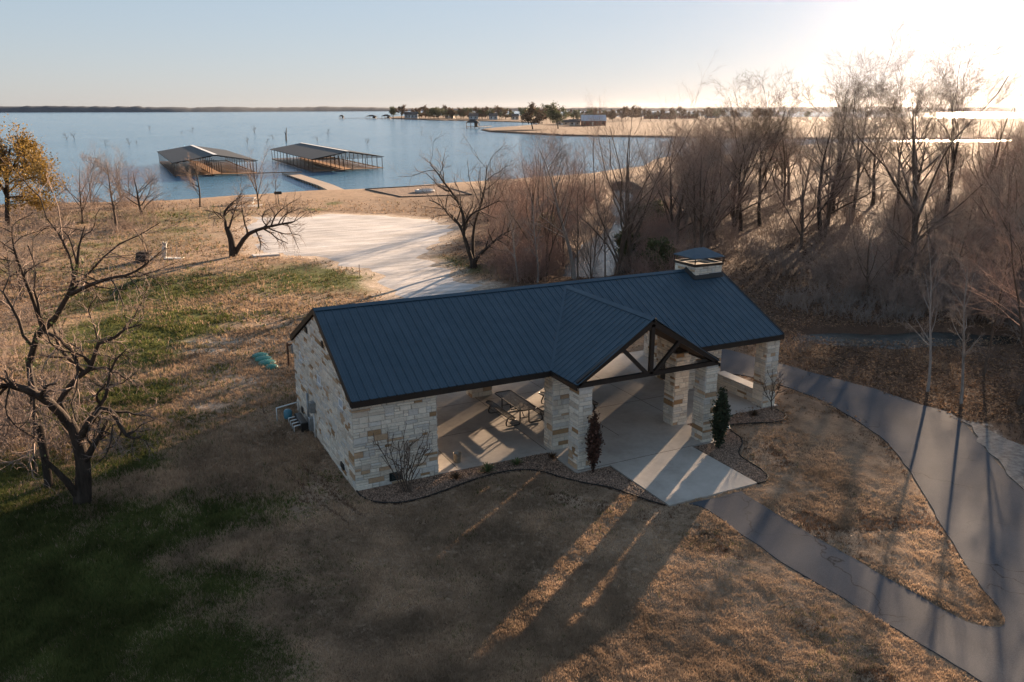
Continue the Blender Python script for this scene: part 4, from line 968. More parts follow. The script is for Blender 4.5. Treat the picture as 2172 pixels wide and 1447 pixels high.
# forked tree leaning right by the gravel lot
hand_tree(492, 545, [
 ([(494, 548), (492, 520), (488, 500), (480, 482)], .34, .2, 'bare'),
 ([(490, 515), (480, 485), (478, 470), (474, 455), (488, 435), (500, 425), (515, 415)], .17, .025),
 ([(484, 490), (492, 465), (500, 440), (510, 420, 1)], .10, .02),
 ([(497, 542, .2), (512, 515, 0), (528, 496, -.3), (552, 486, -.6), (575, 480, -.9), (600, 475, -1.2), (625, 470, -1.4)], .22, .05),
 ([(568, 482, -.8), (556, 465, -.6), (562, 450, -.5), (578, 440, -.4)], .06, .015), ([(575, 480, -.9), (583, 460, -1), (600, 442, -1.1), (625, 425, -1.1)], .08, .015), ([(590, 477, -1.1), (600, 460, -1.2), (620, 448, -1.3), (650, 440, -1.3)], .06, .015)],
 'dark forked bare tree leaning right over the near edge of the gravel lot', 'bark_dark', 'twig', 22, 9, 7, 6, .5, .02, .006, 48, .2)
# forked tree right of the lot
hand_tree(1004, 568, [
 ([(1004, 575), (1004, 560), (1003, 548)], .34, .24, 'bare'),
 ([(1002, 555), (990, 520), (982, 492), (970, 470, .5), (950, 450, .8), (930, 432, 1), (910, 425, 1.2)], .18, .025),
 ([(984, 500), (984, 465, -.5), (975, 435, -.8), (960, 410, -1), (940, 385, -1.2), (925, 362, -1.3), (912, 350, -1.4)], .14, .02),
 ([(1005, 560), (1018, 540, -.3), (1040, 520, -.6), (1062, 500, -.9), (1085, 488, -1.1)], .16, .03),
 ([(1004, 552, .3), (1003, 510, .6), (1008, 470, .8), (1022, 430, 1), (1030, 390, 1.2), (1032, 350, 1.3)], .14, .02),
 ([(985, 480), (1000, 455, -.3), (1030, 440, -.6), (1060, 425, -.8)], .09, .02)],
 'forked bare tree with wide dark limbs right of the gravel lot', 'bark_dark', 'twig', 23, 10, 7, 6, .5, .03, .006, 48, .18)
# golden tree at the left edge
def gold(root, lv):
    rng = np.random.default_rng(6); pts = np.vstack([lv[2][0].reshape(-1, 3), lv[3][0].reshape(-1, 3)]); pts = pts[(pts[:, 2] > 2.2)]
    return leaves(rng, pts, 15000, .12, .36, 'leaves', M['leaf_gold'], root)
hand_tree(17, 478, [
 ([(17, 482), (16, 440), (15, 400), (14, 360), (18, 335), (22, 308)], .34, .05), ([(15, 420), (-5, 380, -1), (-25, 360, -1.5), (-40, 340, -2)], .14, .03), ([(15, 410), (45, 385, -1), (75, 375, -1.5), (98, 372, -2)], .13, .03),
 ([(14, 380), (35, 340, 1), (48, 325, 1.5), (55, 315, 2)], .12, .02), ([(15, 430), (45, 425, -.5), (70, 428, -1), (92, 435, -1)], .08, .02), ([(14, 370), (-8, 345, 1), (-8, 325, 1)], .1, .02), ([(14, 395), (50, 365, 1.8), (80, 350, 2.4)], .1, .02)],
 'golden leaved tree with dark trunk at the left edge by the lake', 'bark_dark', 'twig', 24, 11, 7, 4, .46, .03, .008, 50, .15, name='golden_tree', extra=gold)
# crape myrtle in front of the wall, small tree at the right pillar
hand_tree(862, 1046, [([(858+i*3, 1046), (858+dx*.3, 1015, dd*.5), (858+dx*.7, 975, dd), (858+dx, 945, dd)], .022, .008) for i, (dx, dd) in enumerate(((-55, -.2), (-35, .1), (-12, -.3), (12, .1), (32, -.2), (50, .0), (0, -.4)))],
 'small bare multi stemmed shrub in front of the stone wall beside the plaque', 'bark', 'twig', 25, 7, 4, 2, .45, .04, .0035, 40, .2, name='bare_shrub')
hand_tree(1638, 872, [([(1638, 872), (1636, 850), (1640, 825), (1637, 800)], .03, .01), ([(1637, 855), (1625, 835, -.2), (1618, 815, -.3)], .018, .006), ([(1637, 850), (1650, 830, .1), (1652, 812, .2)], .018, .006)],
 'small thin bare tree against the front right corner pillar', 'bark', 'twig', 26, 7, 4, 3, .5, .05, .004, 35, .15)
# low brush mass: one countless thicket
def thicket(name, spots, seed, mat, h0, h1, k=26):
    rng = np.random.default_rng(seed); Vs = []; Fs = []; off = 0
    for c, hh in spots:
        n = k; a = rng.random(n)*2*PI; p0 = np.zeros((n, 3)); p0[:, :2] = rng.normal(0, .5, (n, 2)); d = norm(np.column_stack([np.cos(a)*.45, np.sin(a)*.45, np.ones(n)])); L = hh*rng.uniform(.5, 1.1, n); st = L/4; out = [p0]; q = p0
        for j in range(4): d = norm(d+rng.normal(0, .16, (n, 3))); q = q+d*st[:, None]; out.append(q)
        P = np.stack(out, 1); R = np.full((n, 5), .013)*np.linspace(1, .5, 5); c1 = children(rng, P, R, 5, .2, 1, 38, .45, 4, .18, .03, .7, .009, .5); c2 = children(rng, *c1, 3, .2, 1, 38, .5, 3, .18, .03, .7, .008, .5)
        V, Fc = tubes([(P, R), c1, c2], 3); Vs.append(V+c); Fs.append(Fc+off); off += len(V)
    return tag(mk(name, np.vstack(Vs), np.vstack(Fs), M[mat]), kind='stuff')
def scatter(rng, n, test, x0, x1, y0, y1, pw=1.):
    out = []
    while len(out) < n:
        px_ = rng.uniform(x0, x1); py_ = y0+(y1-y0)*rng.random()**pw; P = at(px_, py_); Q = P[None]
        cc = P[1]/S-.6976*P[0]/S
        if -1.3 < cc < .5 and P[0]/S < 12 and x0 > 1300: continue
        if test(px_, py_) and max(sdf(Q, CREEK)[0], sdf(Q, POND)[0], sdf(Q, ROAD)[0]) < -1.2 and sdf(Q, LOT)[0] < -1 and sdf(Q, NEAR)[0] > 2: out.append((np.array([P[0], P[1], float(height(Q)[0])-.05]), 0))
    return out
rng = np.random.default_rng(12)
sp1 = scatter(rng, 300, lambda x, y: y < 560+max(0, x-1500)*.26, 1400, 2250, 330, 740, .8)
thicket('undergrowth', [(c, rng.uniform(1.2, 3.0)) for c, _ in sp1], 31, 'twig', 1, 3)
sp2 = scatter(rng, 105, lambda x, y: not (1200 < x < 1330 and y > 490), 1040, 1430, 395, 600)
thicket('undergrowth', [(c, rng.uniform(1.5, 3.6)) for c, _ in sp2], 32, 'twig_red', 1, 3)
sp3 = scatter(rng, 60, lambda x, y: not (x > 330 and y > 430), -60, 400, 425, 500)+scatter(rng, 26, lambda x, y: True, -60, 150, 600, 1000)
thicket('undergrowth', [(c, rng.uniform(.7, 1.7)) for c, _ in sp3], 33, 'twig', 1, 2, 22)
sp4 = scatter(rng, 34, lambda x, y: not (1690 < x < 2160 and y > 700), 1660, 2200, 640, 775)
thicket('undergrowth', [(c, rng.uniform(.6, 1.5)) for c, _ in sp4], 34, 'twig_grey', 1, 2, 22)
# brush and thin stems along and over the creek water
def creek_spots(n, seed):
    rng = np.random.default_rng(seed); out = []
    while len(out) < n:
        P = at(rng.uniform(1180, 1430), rng.uniform(408, 604)); q = sdf(P[None], CREEK)[0]
        if -2.2 < q < .7: out.append((np.array([P[0], P[1], max(float(height(P[None])[0]), WZ-.15)]), 0))
    return out
rng = np.random.default_rng(55)
thicket('undergrowth', [(c, rng.uniform(.9, 2.3)) for c, _ in creek_spots(22, 8)], 36, 'twig', 1, 2, 16)
for px_, py_, k_, hh_, lb in ((1226, 606, 's2', 7.5, 'thin brown bare tree on the near creek bank, left one of the pair'), (1283, 604, 's2', 6.5, 'thin brown bare tree on the near creek bank, right one of the pair'), (1254, 602, 'm2', 5., 'short many stemmed bare tree in front of the creek water'), (1262, 520, 'm1', 6., 'reddish many stemmed bare tree on the left bank of the creek bend'), (1345, 500, 'm2', 5., 'small grey bare tree inside the creek bend')):
    plant(k_, px_, py_, h=hh_, label=lb, rz=px_*.7)
# green cedars by the creek
def cedar(px_, py_, hh, wd, label, seed):
    c = at(px_, py_); rng = np.random.default_rng(seed); zg = float(height(c[None])[0]); t = empty('evergreen_shrub', (c[0], c[1], zg), label, 'shrub')
    P = np.array([[[0, 0, 0], [rng.normal(0, .1), rng.normal(0, .1), hh*.5], [0, 0, hh*.95]]]); R = np.array([[.09, .06, .02]])
    c1 = children(rng, P, R, 26, .05, 1, 68, wd/hh*.9, 5, .12, .05, .4, .012, .4, 1.); V, Fc = tubes([(P, R), c1], 4); mk('trunk', V, Fc, M['bark_dark'], t)
    leaves(rng, c1[0][:, 1:].reshape(-1, 3), 4200, .13, .20, 'foliage', M['leaf_dark'], t)
for a in ((1352, 476, 3.4, 1.9, 'dark green evergreen shrub on the far bank of the creek', 1), (1332, 528, 2.8, 2.0, 'green shrub in the bend of the creek', 2), (1390, 462, 3.0, 1.8, 'green shrub right of the creek bend among bare trees', 3), (1398, 585, 2.2, 2., 'wide green shrub behind the ridge left of the chimney', 4), (1160, 520, 2.4, 1.6, 'green shrub inside the creek thicket', 6)): cedar(*a)
# columnar junipers at the porch
def juniper(px_, py_, ytop, wd, mat, label, seed, n=2600):
    c = at(px_, py_); hh = z_for(c, ytop); rng = np.random.default_rng(seed); t = empty('columnar_juniper', (c[0], c[1], .02), label, 'shrub')
    k = 190; zz = rng.random(k)**.8; a = rng.random(k)*2*PI; prof = np.sin(np.clip(zz*.9+.12, 0, 1)*PI)**.7*wd*(1-.25*zz)
    p0 = np.column_stack([np.cos(a)*prof*.15, np.sin(a)*prof*.15, zz*hh*.75]); d = np.column_stack([np.cos(a)*prof*.85, np.sin(a)*prof*.85, np.full(k, hh*.25)*rng.uniform(.7, 1.3, k)])*rng.uniform(.65, 1.3, (k, 1))
    P = p0[:, None]+d[:, None]*np.linspace(0, 1, 5)[None, :, None]; P[:, :, :2] *= (1+.25*np.sin(np.linspace(0, PI, 5)))[None, :, None]; P += rng.normal(0, .012, P.shape)
    V, Fc = tubes([(P, np.full((k, 5), .007)), (np.array([[[0, 0, -.05], [0, 0, hh*.45], [0, 0, hh*.9]]]), np.array([[.04, .03, .01]]))], 4); mk('stem', V, Fc, M['bark_dark'], t)
    leaves(rng, P[:, 1:].reshape(-1, 3), n, .05, .055, 'foliage', M[mat], t)
juniper(1258, 1005, 884, .22, 'juniper_red', 'rust brown columnar juniper in front of the front left porch pillar', 1)
juniper(1524, 952, 834, .29, 'juniper_green', 'dark green columnar juniper in front of the front right porch pillar', 2, 5000)
# yuccas and small plants in the beds
def tuft(px_, py_, r, hh, n, mat, label, seed, name='yucca_plant', wdt=.02):
    c = at(px_, py_); rng = np.random.default_rng(seed); V = []; Fc = []
    for i in range(n):
        a = rng.random()*2*PI; d = np.array([math.cos(a), math.sin(a), 0]); s_ = np.array([-d[1], d[0], 0])*wdt; q = rng.uniform(.2, 1); z_ = hh*rng.uniform(.5, 1)*(1.25-q*.7); b = len(V)
        V += [-s_*.6, s_*.6, d*r*q*.5+[0, 0, z_*.75]+s_, d*r*q*.5+[0, 0, z_*.75]-s_, d*r*q+[0, 0, z_]]; Fc += [(b, b+1, b+2, b+3), (b+3, b+2, b+4)]
    o = mk(name, np.array(V), Fc, M[mat]); o.location = (c[0], c[1], .03); tag(o, label, 'plant')
tuft(1034, 1004, .48, .38, 60, 'yucca', 'green spiky yucca in the left bed, largest of the two', 1)
tuft(1097, 988, .36, .3, 40, 'yucca', 'smaller green spiky yucca in the left bed near the slab edge', 2)
for i, (x, y, lb) in enumerate(((968, 1018, 'dark low plant in the left bed below the metal bucket'), (1172, 975, 'dark low plant in the bed at the foot of the second front pillar'), (1600, 884, 'dark low plant in the right bed in front of the right bay'))):
    tuft(x, y, .36, .26, 90, 'leaf_brown', lb, 5+i, 'low_plant', .012)
# ------------------------------------------------------------------ the lake: docks, snags, boathouses
def dock(near_l, near_r, far_l, far_r, label, zt=1.7, zd=-.85, nm='boat_dock'):
    a, b, c_, d = [at(*q, zt) for q in (near_l, near_r, far_l, far_r)]
    ux = norm(((b-a)+(d-c_))[None]*1.)[0]; wv = .5*(np.linalg.norm(b-a)+np.linalg.norm(d-c_)); ln = c_-a; uy = np.array([-ux[1], ux[0], 0]); 
    if uy@ln < 0: uy = -uy
    Ln = .5*((c_-a)@uy+(d-b)@uy); sh = .5*((c_-a)@ux+(d-b)@ux); uyv = norm((uy*Ln+ux*sh)[None])[0]; Ln = math.hypot(Ln, sh)
    t = empty(nm, (a[0], a[1], WZ), label, 'boat dock', 'covered boat docks on the lake')
    P = lambda s_, q, z: tuple(ux*s_*wv+uyv*q*Ln+np.array([0, 0, z-WZ])+(0 if True else 0))
    zr = zt+1.35
    V = [P(-.02, -.01, zt), P(.5, -.01, zr), P(1.02, -.01, zt), P(-.02, 1.01, zt), P(.5, 1.01, zr), P(1.02, 1.01, zt)]; V2 = [(x, y, z-.14) for x, y, z in V]
    rf = MB().add(V+V2, [(0, 1, 4, 3), (1, 2, 5, 4), (9, 10, 7, 6), (10, 11, 8, 7), (0, 6, 7, 1), (1, 7, 8, 2), (3, 4, 10, 9), (4, 5, 11, 10), (0, 3, 9, 6), (2, 8, 11, 5)]).build('roof', M['dockroof'], t)
    MB().bar((V[1][0], V[1][1], V[1][2]+.04), (V[4][0], V[4][1], V[4][2]+.04), .75, .05).build('ridge_cap', M['white'], rf)
    tr = MB()
    n_ = 13
    for i in range(n_):
        q = i/(n_-1); tr.bar(P(0, q, zt-.2), P(1, q, zt-.2), .10, .12); tr.bar(P(0, q, zt-.2), P(.5, q, zr-.2), .1, .1); tr.bar(P(1, q, zt-.2), P(.5, q, zr-.2), .1, .1)
    tr.build('roof_frame', M['rust'], t)
    pm = None
    for i in range(n_):
        for s_ in ((0, .25, .44, .56, .75, 1) if i in (0, n_-1) else (0, .44, .56, 1)):
            p = P(s_, i/(n_-1), 0)
            if pm is None:
                o = MB().box(-.06, -.06, -1.5, .06, .06, zt-WZ-.2).build('post', M['rust'], t); pm = o
            else: o = pm.copy(); sc.collection.objects.link(o); o.parent = t
            o.location = (p[0], p[1], 0)
    dk = MB(); dk.bar(P(.5, -.01, zd), P(.5, 1, zd), wv*.12, .14); dk.build('centre_walk', M['wood'], t)
    dk = MB(); dk.bar(P(0, 0, zd+.01), P(1, 0, zd+.01), 1.2, .12); dk.bar(P(0, 1, zd+.01), P(1, 1, zd+.01), 1., .12); dk.build('end_walk', M['wood'], t)
    f0 = None
    for i in range(1, n_-1):
        for s0, s1 in ((0, .44), (.56, 1)):
            MB().bar(P(s0, i/(n_-1), zd-.01), P(s1, i/(n_-1), zd-.01), .75, .12).build('finger_pier', M['wood'], t)
    bm_ = MB()
    for s_ in (0, 1): bm_.bar(P(s_, 0, zd-.05), P(s_, 1, zd-.05), .12, .2)
    bm_.build('edge_beam', M['rust'], t)
    return t
dock((369, 345), (543, 340), (336.5, 321.5), (477, 318.5), 'left of the two long open boat docks with dark ridged roofs')
dock((662, 337.5), (808, 332.5), (573, 317), (700, 312.5), 'right of the two long open boat docks, nearer the walkway')
t = empty('walkway', (0, 0, 0), 'pale plank walkway running from the shore out to the boat docks', 'walkway')
zd = -.85; pts = [at(716, 405, -.42), at(690, 393, -.72), at(612, 367, zd)]; mb = MB()
for a, b in zip(pts[:-1], pts[1:]): mb.bar(tuple(a), tuple(b), 2.6, .14)
mb.build('deck', M['wood_grey'], t)
q0, q1 = at(438, 370, zd), at(640, 365, zd); MB().bar(tuple(q0), tuple(q1), 1.3, .13).build('cross_deck', M['wood'], t)
for k in range(15):
    q = pts[1]+(pts[2]-pts[1])*k/14
    for s_ in (-1.2, 1.2): o = MB().tube([(q[0]+s_*R_[0], q[1]+s_*R_[1], -2.6), (q[0]+s_*R_[0], q[1]+s_*R_[1], q[2]-.05)], .09, 6).build('pile', M['rust'], t)
# drowned trees
rngs = np.random.default_rng(91)
snags = [(142, 297, 1), (158, 296, .9), (223, 309, 1), (274, 308, 1), (290, 306, .5), (408, 280, .8), (385, 285, .5), (540, 282, 1), (579, 295, .8), (566, 305, .8), (525, 304, .9), (673, 300, 1), (696, 287, 1), (778, 306, .8), (894, 286, .7), (895, 275, .5), (318, 276, .6), (775, 300, .6)]
sg = None
for i, (x, y, k_) in enumerate(snags):
    c = at(x, y, WZ)
    if i < 3:
        lv = tree_mesh(300+i, 5, .11, ('low', 'multi', 'low')[i], .03)[:4]; lv = [(P, np.maximum(R*.55, .02)) for P, R in lv]; lv = [lv[0], (lv[1][0][::2], lv[1][1][::2]), (lv[2][0][::7], lv[2][1][::7]), (lv[3][0][::45], lv[3][1][::45])]
        V, Fc = tubes(lv, 4); o = mk('drowned_tree', V, Fc, M['bark_dark']); 
        if i == 0: SN = []
        SN.append(o)
    else: o = SN[i % 3].copy(); sc.collection.objects.link(o)
    o.location = c; d_ = np.linalg.norm(c-CAM); o.scale = [k_*d_/230*.85]*3; o.rotation_euler = (rngs.normal(0, .12), rngs.normal(0, .12), rngs.random()*6)
    pl_ = 'left of both docks' if x < 330 else 'beyond the left dock' if x < 500 else 'beyond the right dock' if x < 760 else 'right of both docks'; tag(o, 'dark leafless drowned tree in the lake water '+pl_, 'dead tree', 'drowned trees '+pl_)
c = at(607, 299, WZ); tag(MB().tube([(c[0], c[1], -2), (c[0]+.1, c[1], 1.5), (c[0]+.5, c[1], 4.2)], [.35, .28, .1], 7).tube([(c[0]+.1, c[1], 1.2), (c[0]-.7, c[1], 2.8)], [.15, .05], 5).build('tree_snag', M['bark_dark']), 'thick dark upright dead trunk in the lake above the right dock', 'dead tree')
# boathouses
def boathouse(x0, x1, yb, yt, label, solid=.35, pier=None):
    a, b = at(x0, yb, WZ), at(x1, yb, WZ); wd = np.linalg.norm(b-a); c = (a+b)/2; hh = z_for(c, yt)-WZ
    t = empty('boathouse', tuple(c), label, 'boathouse', rz=math.atan2(R_[1], R_[0])); e = hh*.62
    mb = MB(); h2 = wd/2; V = [(-h2*1.08, -h2*.8, e), (h2*1.08, -h2*.8, e), (h2*1.08, h2*.8, e), (-h2*1.08, h2*.8, e), (-h2*.3, 0, hh), (h2*.3, 0, hh)]
    mb.add(V, [(0, 1, 5, 4), (1, 2, 5), (2, 3, 4, 5), (3, 0, 4), (3, 2, 1, 0)]).build('roof', M['dockroof'], t)
    for x in (-1, -.33, .33, 1):
        for y in (-1, 1): MB().box(x*h2*.95-.1, y*h2*.7-.1, -1, x*h2*.95+.1, y*h2*.7+.1, e).build('post', M['rust'], t)
    MB().box(-h2, -h2*.75, hh*.14, h2, h2*.75, hh*.2).build('deck', M['rust'], t)
    MB().box(h2*.25, -h2*.5, hh*.2, h2*.75, h2*.5, e*.98).build('store_room', M['bark'], t)
    if pier:
        q = at(*pier, WZ)-c; L = math.hypot(q@R_, q@F_); mb = MB(); px2, py2 = q@R_, q@F_
        mb.bar((h2 if px2 > 0 else -h2, 0, hh*.17), (px2, py2, hh*.17), 1.4, .2).build('pier_deck', M['rust'], t)
        for k in range(8): mb = MB(); f = (k+.5)/8; xx = (h2 if px2 > 0 else -h2); mb.box(xx+(px2-xx)*f-.12, py2*f-.12, -1, xx+(px2-xx)*f+.12, py2*f+.12, hh*.3).build('pile', M['rust'], t)
boathouse(989, 1017, 272.5, 257, 'dark roofed boathouse with a pier off the tip of the near peninsula', pier=(1042, 271))
boathouse(777, 800, 252.5, 246, 'boathouse with low dark roof, middle one of the three off the far point', pier=(812, 252.5))
boathouse(810, 829, 252.8, 245, 'boathouse with dark hipped roof closest to the far point trees')
boathouse(720, 730, 252.5, 246, 'small boxy boathouse at the far end of the long pier', pier=(776, 251.8))
# houses on the peninsulas
def house(x0, x1, yb, ye, yt, wall, roof, label, gable=False, z=-.3):
    a, b = at(x0, yb, z), at(x1, yb, z); wd = np.linalg.norm(b-a); c = (a+b)/2; he = z_for(c, ye)-z; hr = z_for(c, yt)-z; dp = wd*.55 if not gable else wd*1.2
    t = empty('house', tuple(c), label, 'house', rz=math.atan2(R_[1], R_[0])); h2 = wd/2
    wm = MB().box(-h2, 0, -.6, h2, dp, he)
    if gable: wm.add([(-h2, -.0, he), (h2, 0, he), (0, 0, hr-.1)], [(0, 1, 2)])
    w_ = wm.build('wall', M[wall], t)
    if gable: V = [(-h2*1.06, -.5, he-.2), (0, -.5, hr), (h2*1.06, -.5, he-.2), (-h2*1.06, dp+.5, he-.2), (0, dp+.5, hr), (h2*1.06, dp+.5, he-.2)]; Fc = [(0, 1, 4, 3), (1, 2, 5, 4)]
    else: V = [(-h2-.4, -.6, he-.1), (h2+.4, -.6, he-.1), (h2+.4, dp/2, hr), (-h2-.4, dp/2, hr), (-h2-.4, dp+.6, he-.1), (h2+.4, dp+.6, he-.1)]; Fc = [(0, 1, 2, 3), (3, 2, 5, 4)]
    n_ = len(V); V2 = [(x, y, z_-.25) for x, y, z_ in V]; MB().add(V+V2, Fc+[tuple(i+n_ for i in f[::-1]) for f in Fc]+[(0, n_, n_+1, 1)]).build('roof', M[roof], t)
    nw = max(2, int(wd/4))
    for i in range(nw):
        x = -h2+wd*(i+.5)/nw; MB().box(x-.6, -.06, he*.3, x+.6, .0, he*.75).build('window', M['glass'], t)
    MB().box(-h2*.1-.5, -.07, 0, -h2*.1+.5, -.0, he*.68).build('door', M['white'], t)
house(1234, 1285, 266.5, 256.5, 245, 'brick', 'house_roof_blue', 'long red brick house with pale blue metal roof behind the dry field')
house(1208, 1230, 266, 259, 254, 'siding_tan', 'house_roof_dark', 'small tan building left of the red brick house')
house(1180, 1207, 265, 260, 255, 'siding_tan', 'house_roof_dark', 'low tan cabin under the wide tree on the near peninsula')
house(1498, 1526, 250, 244, 238, 'siding', 'house_roof_dark', 'grey house with dark gable roof at the right end of the dry field', z=-.2)
house(1440, 1480, 251, 246, 241, 'brick', 'house_roof_dark', 'low brown roofed house left of the grey gabled house', z=-.2)
house(1370, 1430, 252, 246, 239, 'brick', 'house_roof_dark', 'long brown roofed house behind the tall creek tree', z=-.2)
house(858, 886, 251, 243, 238, 'siding', 'house_roof_dark', 'blue grey house among trees on the far point', z=-.3)
house(944, 962, 251, 243, 237, 'siding_tan', 'house_roof_dark', 'house with white gable front between the round trees on the far point', gable=True)
house(995, 1014, 253, 246, 241, 'siding', 'house_roof_dark', 'small blue house behind the boathouse pier on the far shore')
house(1038, 1055, 254, 246, 241, 'siding', 'house_roof_dark', 'blue grey house near the right end of the far point')
house(1086, 1100, 254, 247, 242, 'siding_tan', 'house_roof_dark', 'pale house left of the tall wide tree on the near peninsula')
# leafy far trees
FT = []
def far_tree(i, seed, mat, wd):
    rng = np.random.default_rng(seed); t = empty('leafy_tree', (0, 0, 0), 'x', 'tree'); lv = tree_mesh(seed, 10, .28, 'spread' if i % 2 else 'vase', .05)[:4]; k = 10/top_of(lv); lv = [(P*k*np.array([wd, wd, 1]), R) for P, R in lv]
    V, Fc = tubes(lv[:3], 4); a = mk('trunk', V, Fc, M['bark_dark'], t); pts = lv[3][0].reshape(-1, 3); pts = pts[pts[:, 2] > 2.6]
    b = leaves(rng, pts, 2600, .36, .4, 'crown', M[mat], t); KIDS[t.name] = [a, b]; FT.append([t, False])
far_tree(0, 401, 'leaf_dark', 1.3); far_tree(1, 402, 'leaf_brown', 1.2); far_tree(2, 403, 'leaf_dark', 1.0); far_tree(3, 404, 'leaf_brown', 1.5)
ftl = [(834, 251, 229, 0, 'leafy tree at the left tip of the far point'), (852, 251, 226, 3, 'tall leafy tree beside the left tip of the far point'), (873, 250, 233, 1, None), (890, 250, 231, 1, None), (902, 249, 227, 3, None), (914, 252, 232, 2, 'dark round tree left of the white gabled house'), (930, 252, 230, 0, 'dark broad tree touching the white gabled house'), (948, 247, 226, 3, None), (968, 251, 236, 2, None), (983, 252, 237, 0, None), (995, 251, 231, 2, None), (1012, 251, 230, 3, None), (1034, 252, 229, 1, None), (1048, 250, 231, 3, None), (1060, 253, 228, 3, None), (1072, 252, 232, 2, None), (1082, 253, 234, 1, None),
 (1108, 258, 231, 2, None), (1130, 274, 225, 1, 'wide brown leafed tree standing alone on the near peninsula lawn'), (1121, 262, 230, 0, None), (1150, 262, 233, 3, None), (1184, 273, 225, 0, 'broad olive tree over the tan cabin on the near peninsula'), (1175, 262, 230, 3, None), (1222, 262, 236, 2, None), (1245, 250, 236, 3, None), (1265, 250, 238, 1, None), (1300, 258, 236, 1, None), (1318, 258, 230, 3, None), (1340, 256, 228, 1, None), (1360, 255, 230, 3, None), (1380, 256, 236, 1, None), (1400, 256, 234, 3, None), (1420, 256, 232, 1, None), (1445, 253, 230, 3, None), (1462, 252, 238, 1, None), (1478, 252, 236, 3, None), (1500, 250, 230, 1, None), (1535, 250, 236, 3, None), (1560, 251, 235, 1, None), (1600, 251, 236, 3, None), (1650, 252, 237, 1, None), (1710, 252, 238, 0, None), (1770, 252, 239, 1, None), (1840, 252, 239, 3, None)]
rf_ = random.Random(8)
for k in range(34): x = rf_.uniform(845, 1175); ftl.append((x, 250+5*(x-845)/330, rf_.uniform(231, 242), rf_.randrange(4), None))
for k in range(46): x = rf_.uniform(1165, 1640); ftl.append((x, rf_.uniform(250, 254), rf_.uniform(231, 243), rf_.choice((0, 1, 3, 3)), None))
for i, (x, y, yt, k_, lb) in enumerate(ftl):
    root, used = FT[k_]; c = at(x, y, -.3); h = z_for(c, yt)+.5
    o = copy_tree(root) if used else root; FT[k_][1] = True
    s_ = h/10; o.location = (c[0], c[1], -.5); o.scale = (s_, s_, s_); o.rotation_euler = (0, 0, i*1.7); o['category'] = 'tree'
    if lb: o['label'] = lb
    else: 
        kd = ('dark green vase shaped tree', 'brown leafed spreading tree', 'dark green narrow tree', 'broad brown leafed tree')[k_]
        wh = ('on the left half of the far point' if x < 950 else 'on the right half of the far point' if x < 1105 else 'left of the red brick house' if x < 1234 else 'behind the red brick house' if x < 1300 else 'between the brick house and the grey gabled house' if x < 1500 else 'right of the grey gabled house')
        o['label'] = kd+' '+wh; o['group'] = 'distant trees: '+kd+' '+wh
# ------------------------------------------------------------------ small things near the shore
c = at(591, 433); t = empty('park_grill', (c[0], c[1], float(height(c[None])[0])), 'black park grill on a post at the shore beside the thin sapling', 'grill')
MB().tube([(0, 0, -.1), (0, 0, 1.3)], .05, 6).build('post', M['black'], t); MB().box(-.45, -.3, 1.3, .45, .3, 1.65, bev=.05).build('firebox', M['black'], t)
c = at(521, 432); t = empty('park_bench', (c[0], c[1], float(height(c[None])[0])), 'grey metal park table at the shore left of the forked tree', 'bench', rz=math.atan2(R_[1], R_[0]))
MB().box(-1.3, -.4, .72, 1.3, .4, .78).build('table_top', M['galv'], t)
for s_ in (-1, 1): MB().box(-1.3, s_*.75-.13, .42, 1.3, s_*.75+.13, .47).build('seat', M['galv'], t); MB().bar((s_*1., -.75, .1), (s_*1., .75, .1), .06, .06).build('leg', M['galv'], t); MB().box(s_*1.-.04, -.05, 0, s_*1.+.04, .05, .72).build('leg', M['galv'], t)
sheet('bench_pad', A([(492, 436), (560, 434), (548, 439), (498, 440)], -.02), float(height(at(521, 434)[None])[0])+.03, M['concrete'], .3)
# whitewashed stump, dark stump
def stump(px_, py_, ytop, r, mat, label, seed, name, twigs=False):
    c = at(px_, py_); hh = z_for(c, ytop); rng = np.random.default_rng(seed); n = 14; t = empty(name, (c[0], c[1], -.05), label, 'tree stump'); V = []; rows = 9
    for i in range(rows):
        for k in range(n): a = 2*PI*k/n; rr = r*(1.35-.4*min(1, i/2.)+.08*math.sin(3*a+i)+rng.normal(0, .05)); V.append((rr*math.cos(a)+.03*i, rr*math.sin(a), hh*i/(rows-1)*(1+(rng.uniform(-.12, .08) if i == rows-1 else 0))))
    V.append((.2, 0, hh*.86)); Fc = [(i*n+k, i*n+(k+1) % n, (i+1)*n+(k+1) % n, (i+1)*n+k) for i in range(rows-1) for k in range(n)]+[((rows-1)*n+k, (rows-1)*n+(k+1) % n, rows*n) for k in range(n)]
    mk('stump_body', V, Fc, M[mat], t, True)
    if twigs:
        P = np.array([[[0, 0, hh*.6], [.3, 0, hh*1.1], [.8, .2, hh*1.7], [1.4, .3, hh*2.3]], [[.1, 0, hh*.6], [.6, -.2, hh*1.], [1.4, -.3, hh*1.5], [2.3, -.5, hh*2.]], [[.1, 0, hh*.7], [.2, .2, hh*1.3], [.3, .3, hh*2.], [.2, .4, hh*2.6]]]); P = P@np.array([R_, F_, U_]); R = np.full((3, 4), .03)*np.linspace(1, .3, 4)
        c1 = children(rng, P, R, 8, .2, 1, 35, .5, 5, .12, .04, .6, .012, .4); c2 = children(rng, *c1, 4, .2, 1, 35, .5, 4, .12, .04, .6, .010, .5); V, Fc = tubes([(P, R), c1, c2], 3); mk('sprouts', V, Fc, M['twig'], t)
stump(302, 556, 533, .62, 'bark_dark', 'short thick dark stump with sprouts in the left lawn', 1, 'dark_stump', True)
stump(347, 549, 512, .19, 'lime', 'tall narrow whitewashed broken trunk in the left lawn', 2, 'white_stump')
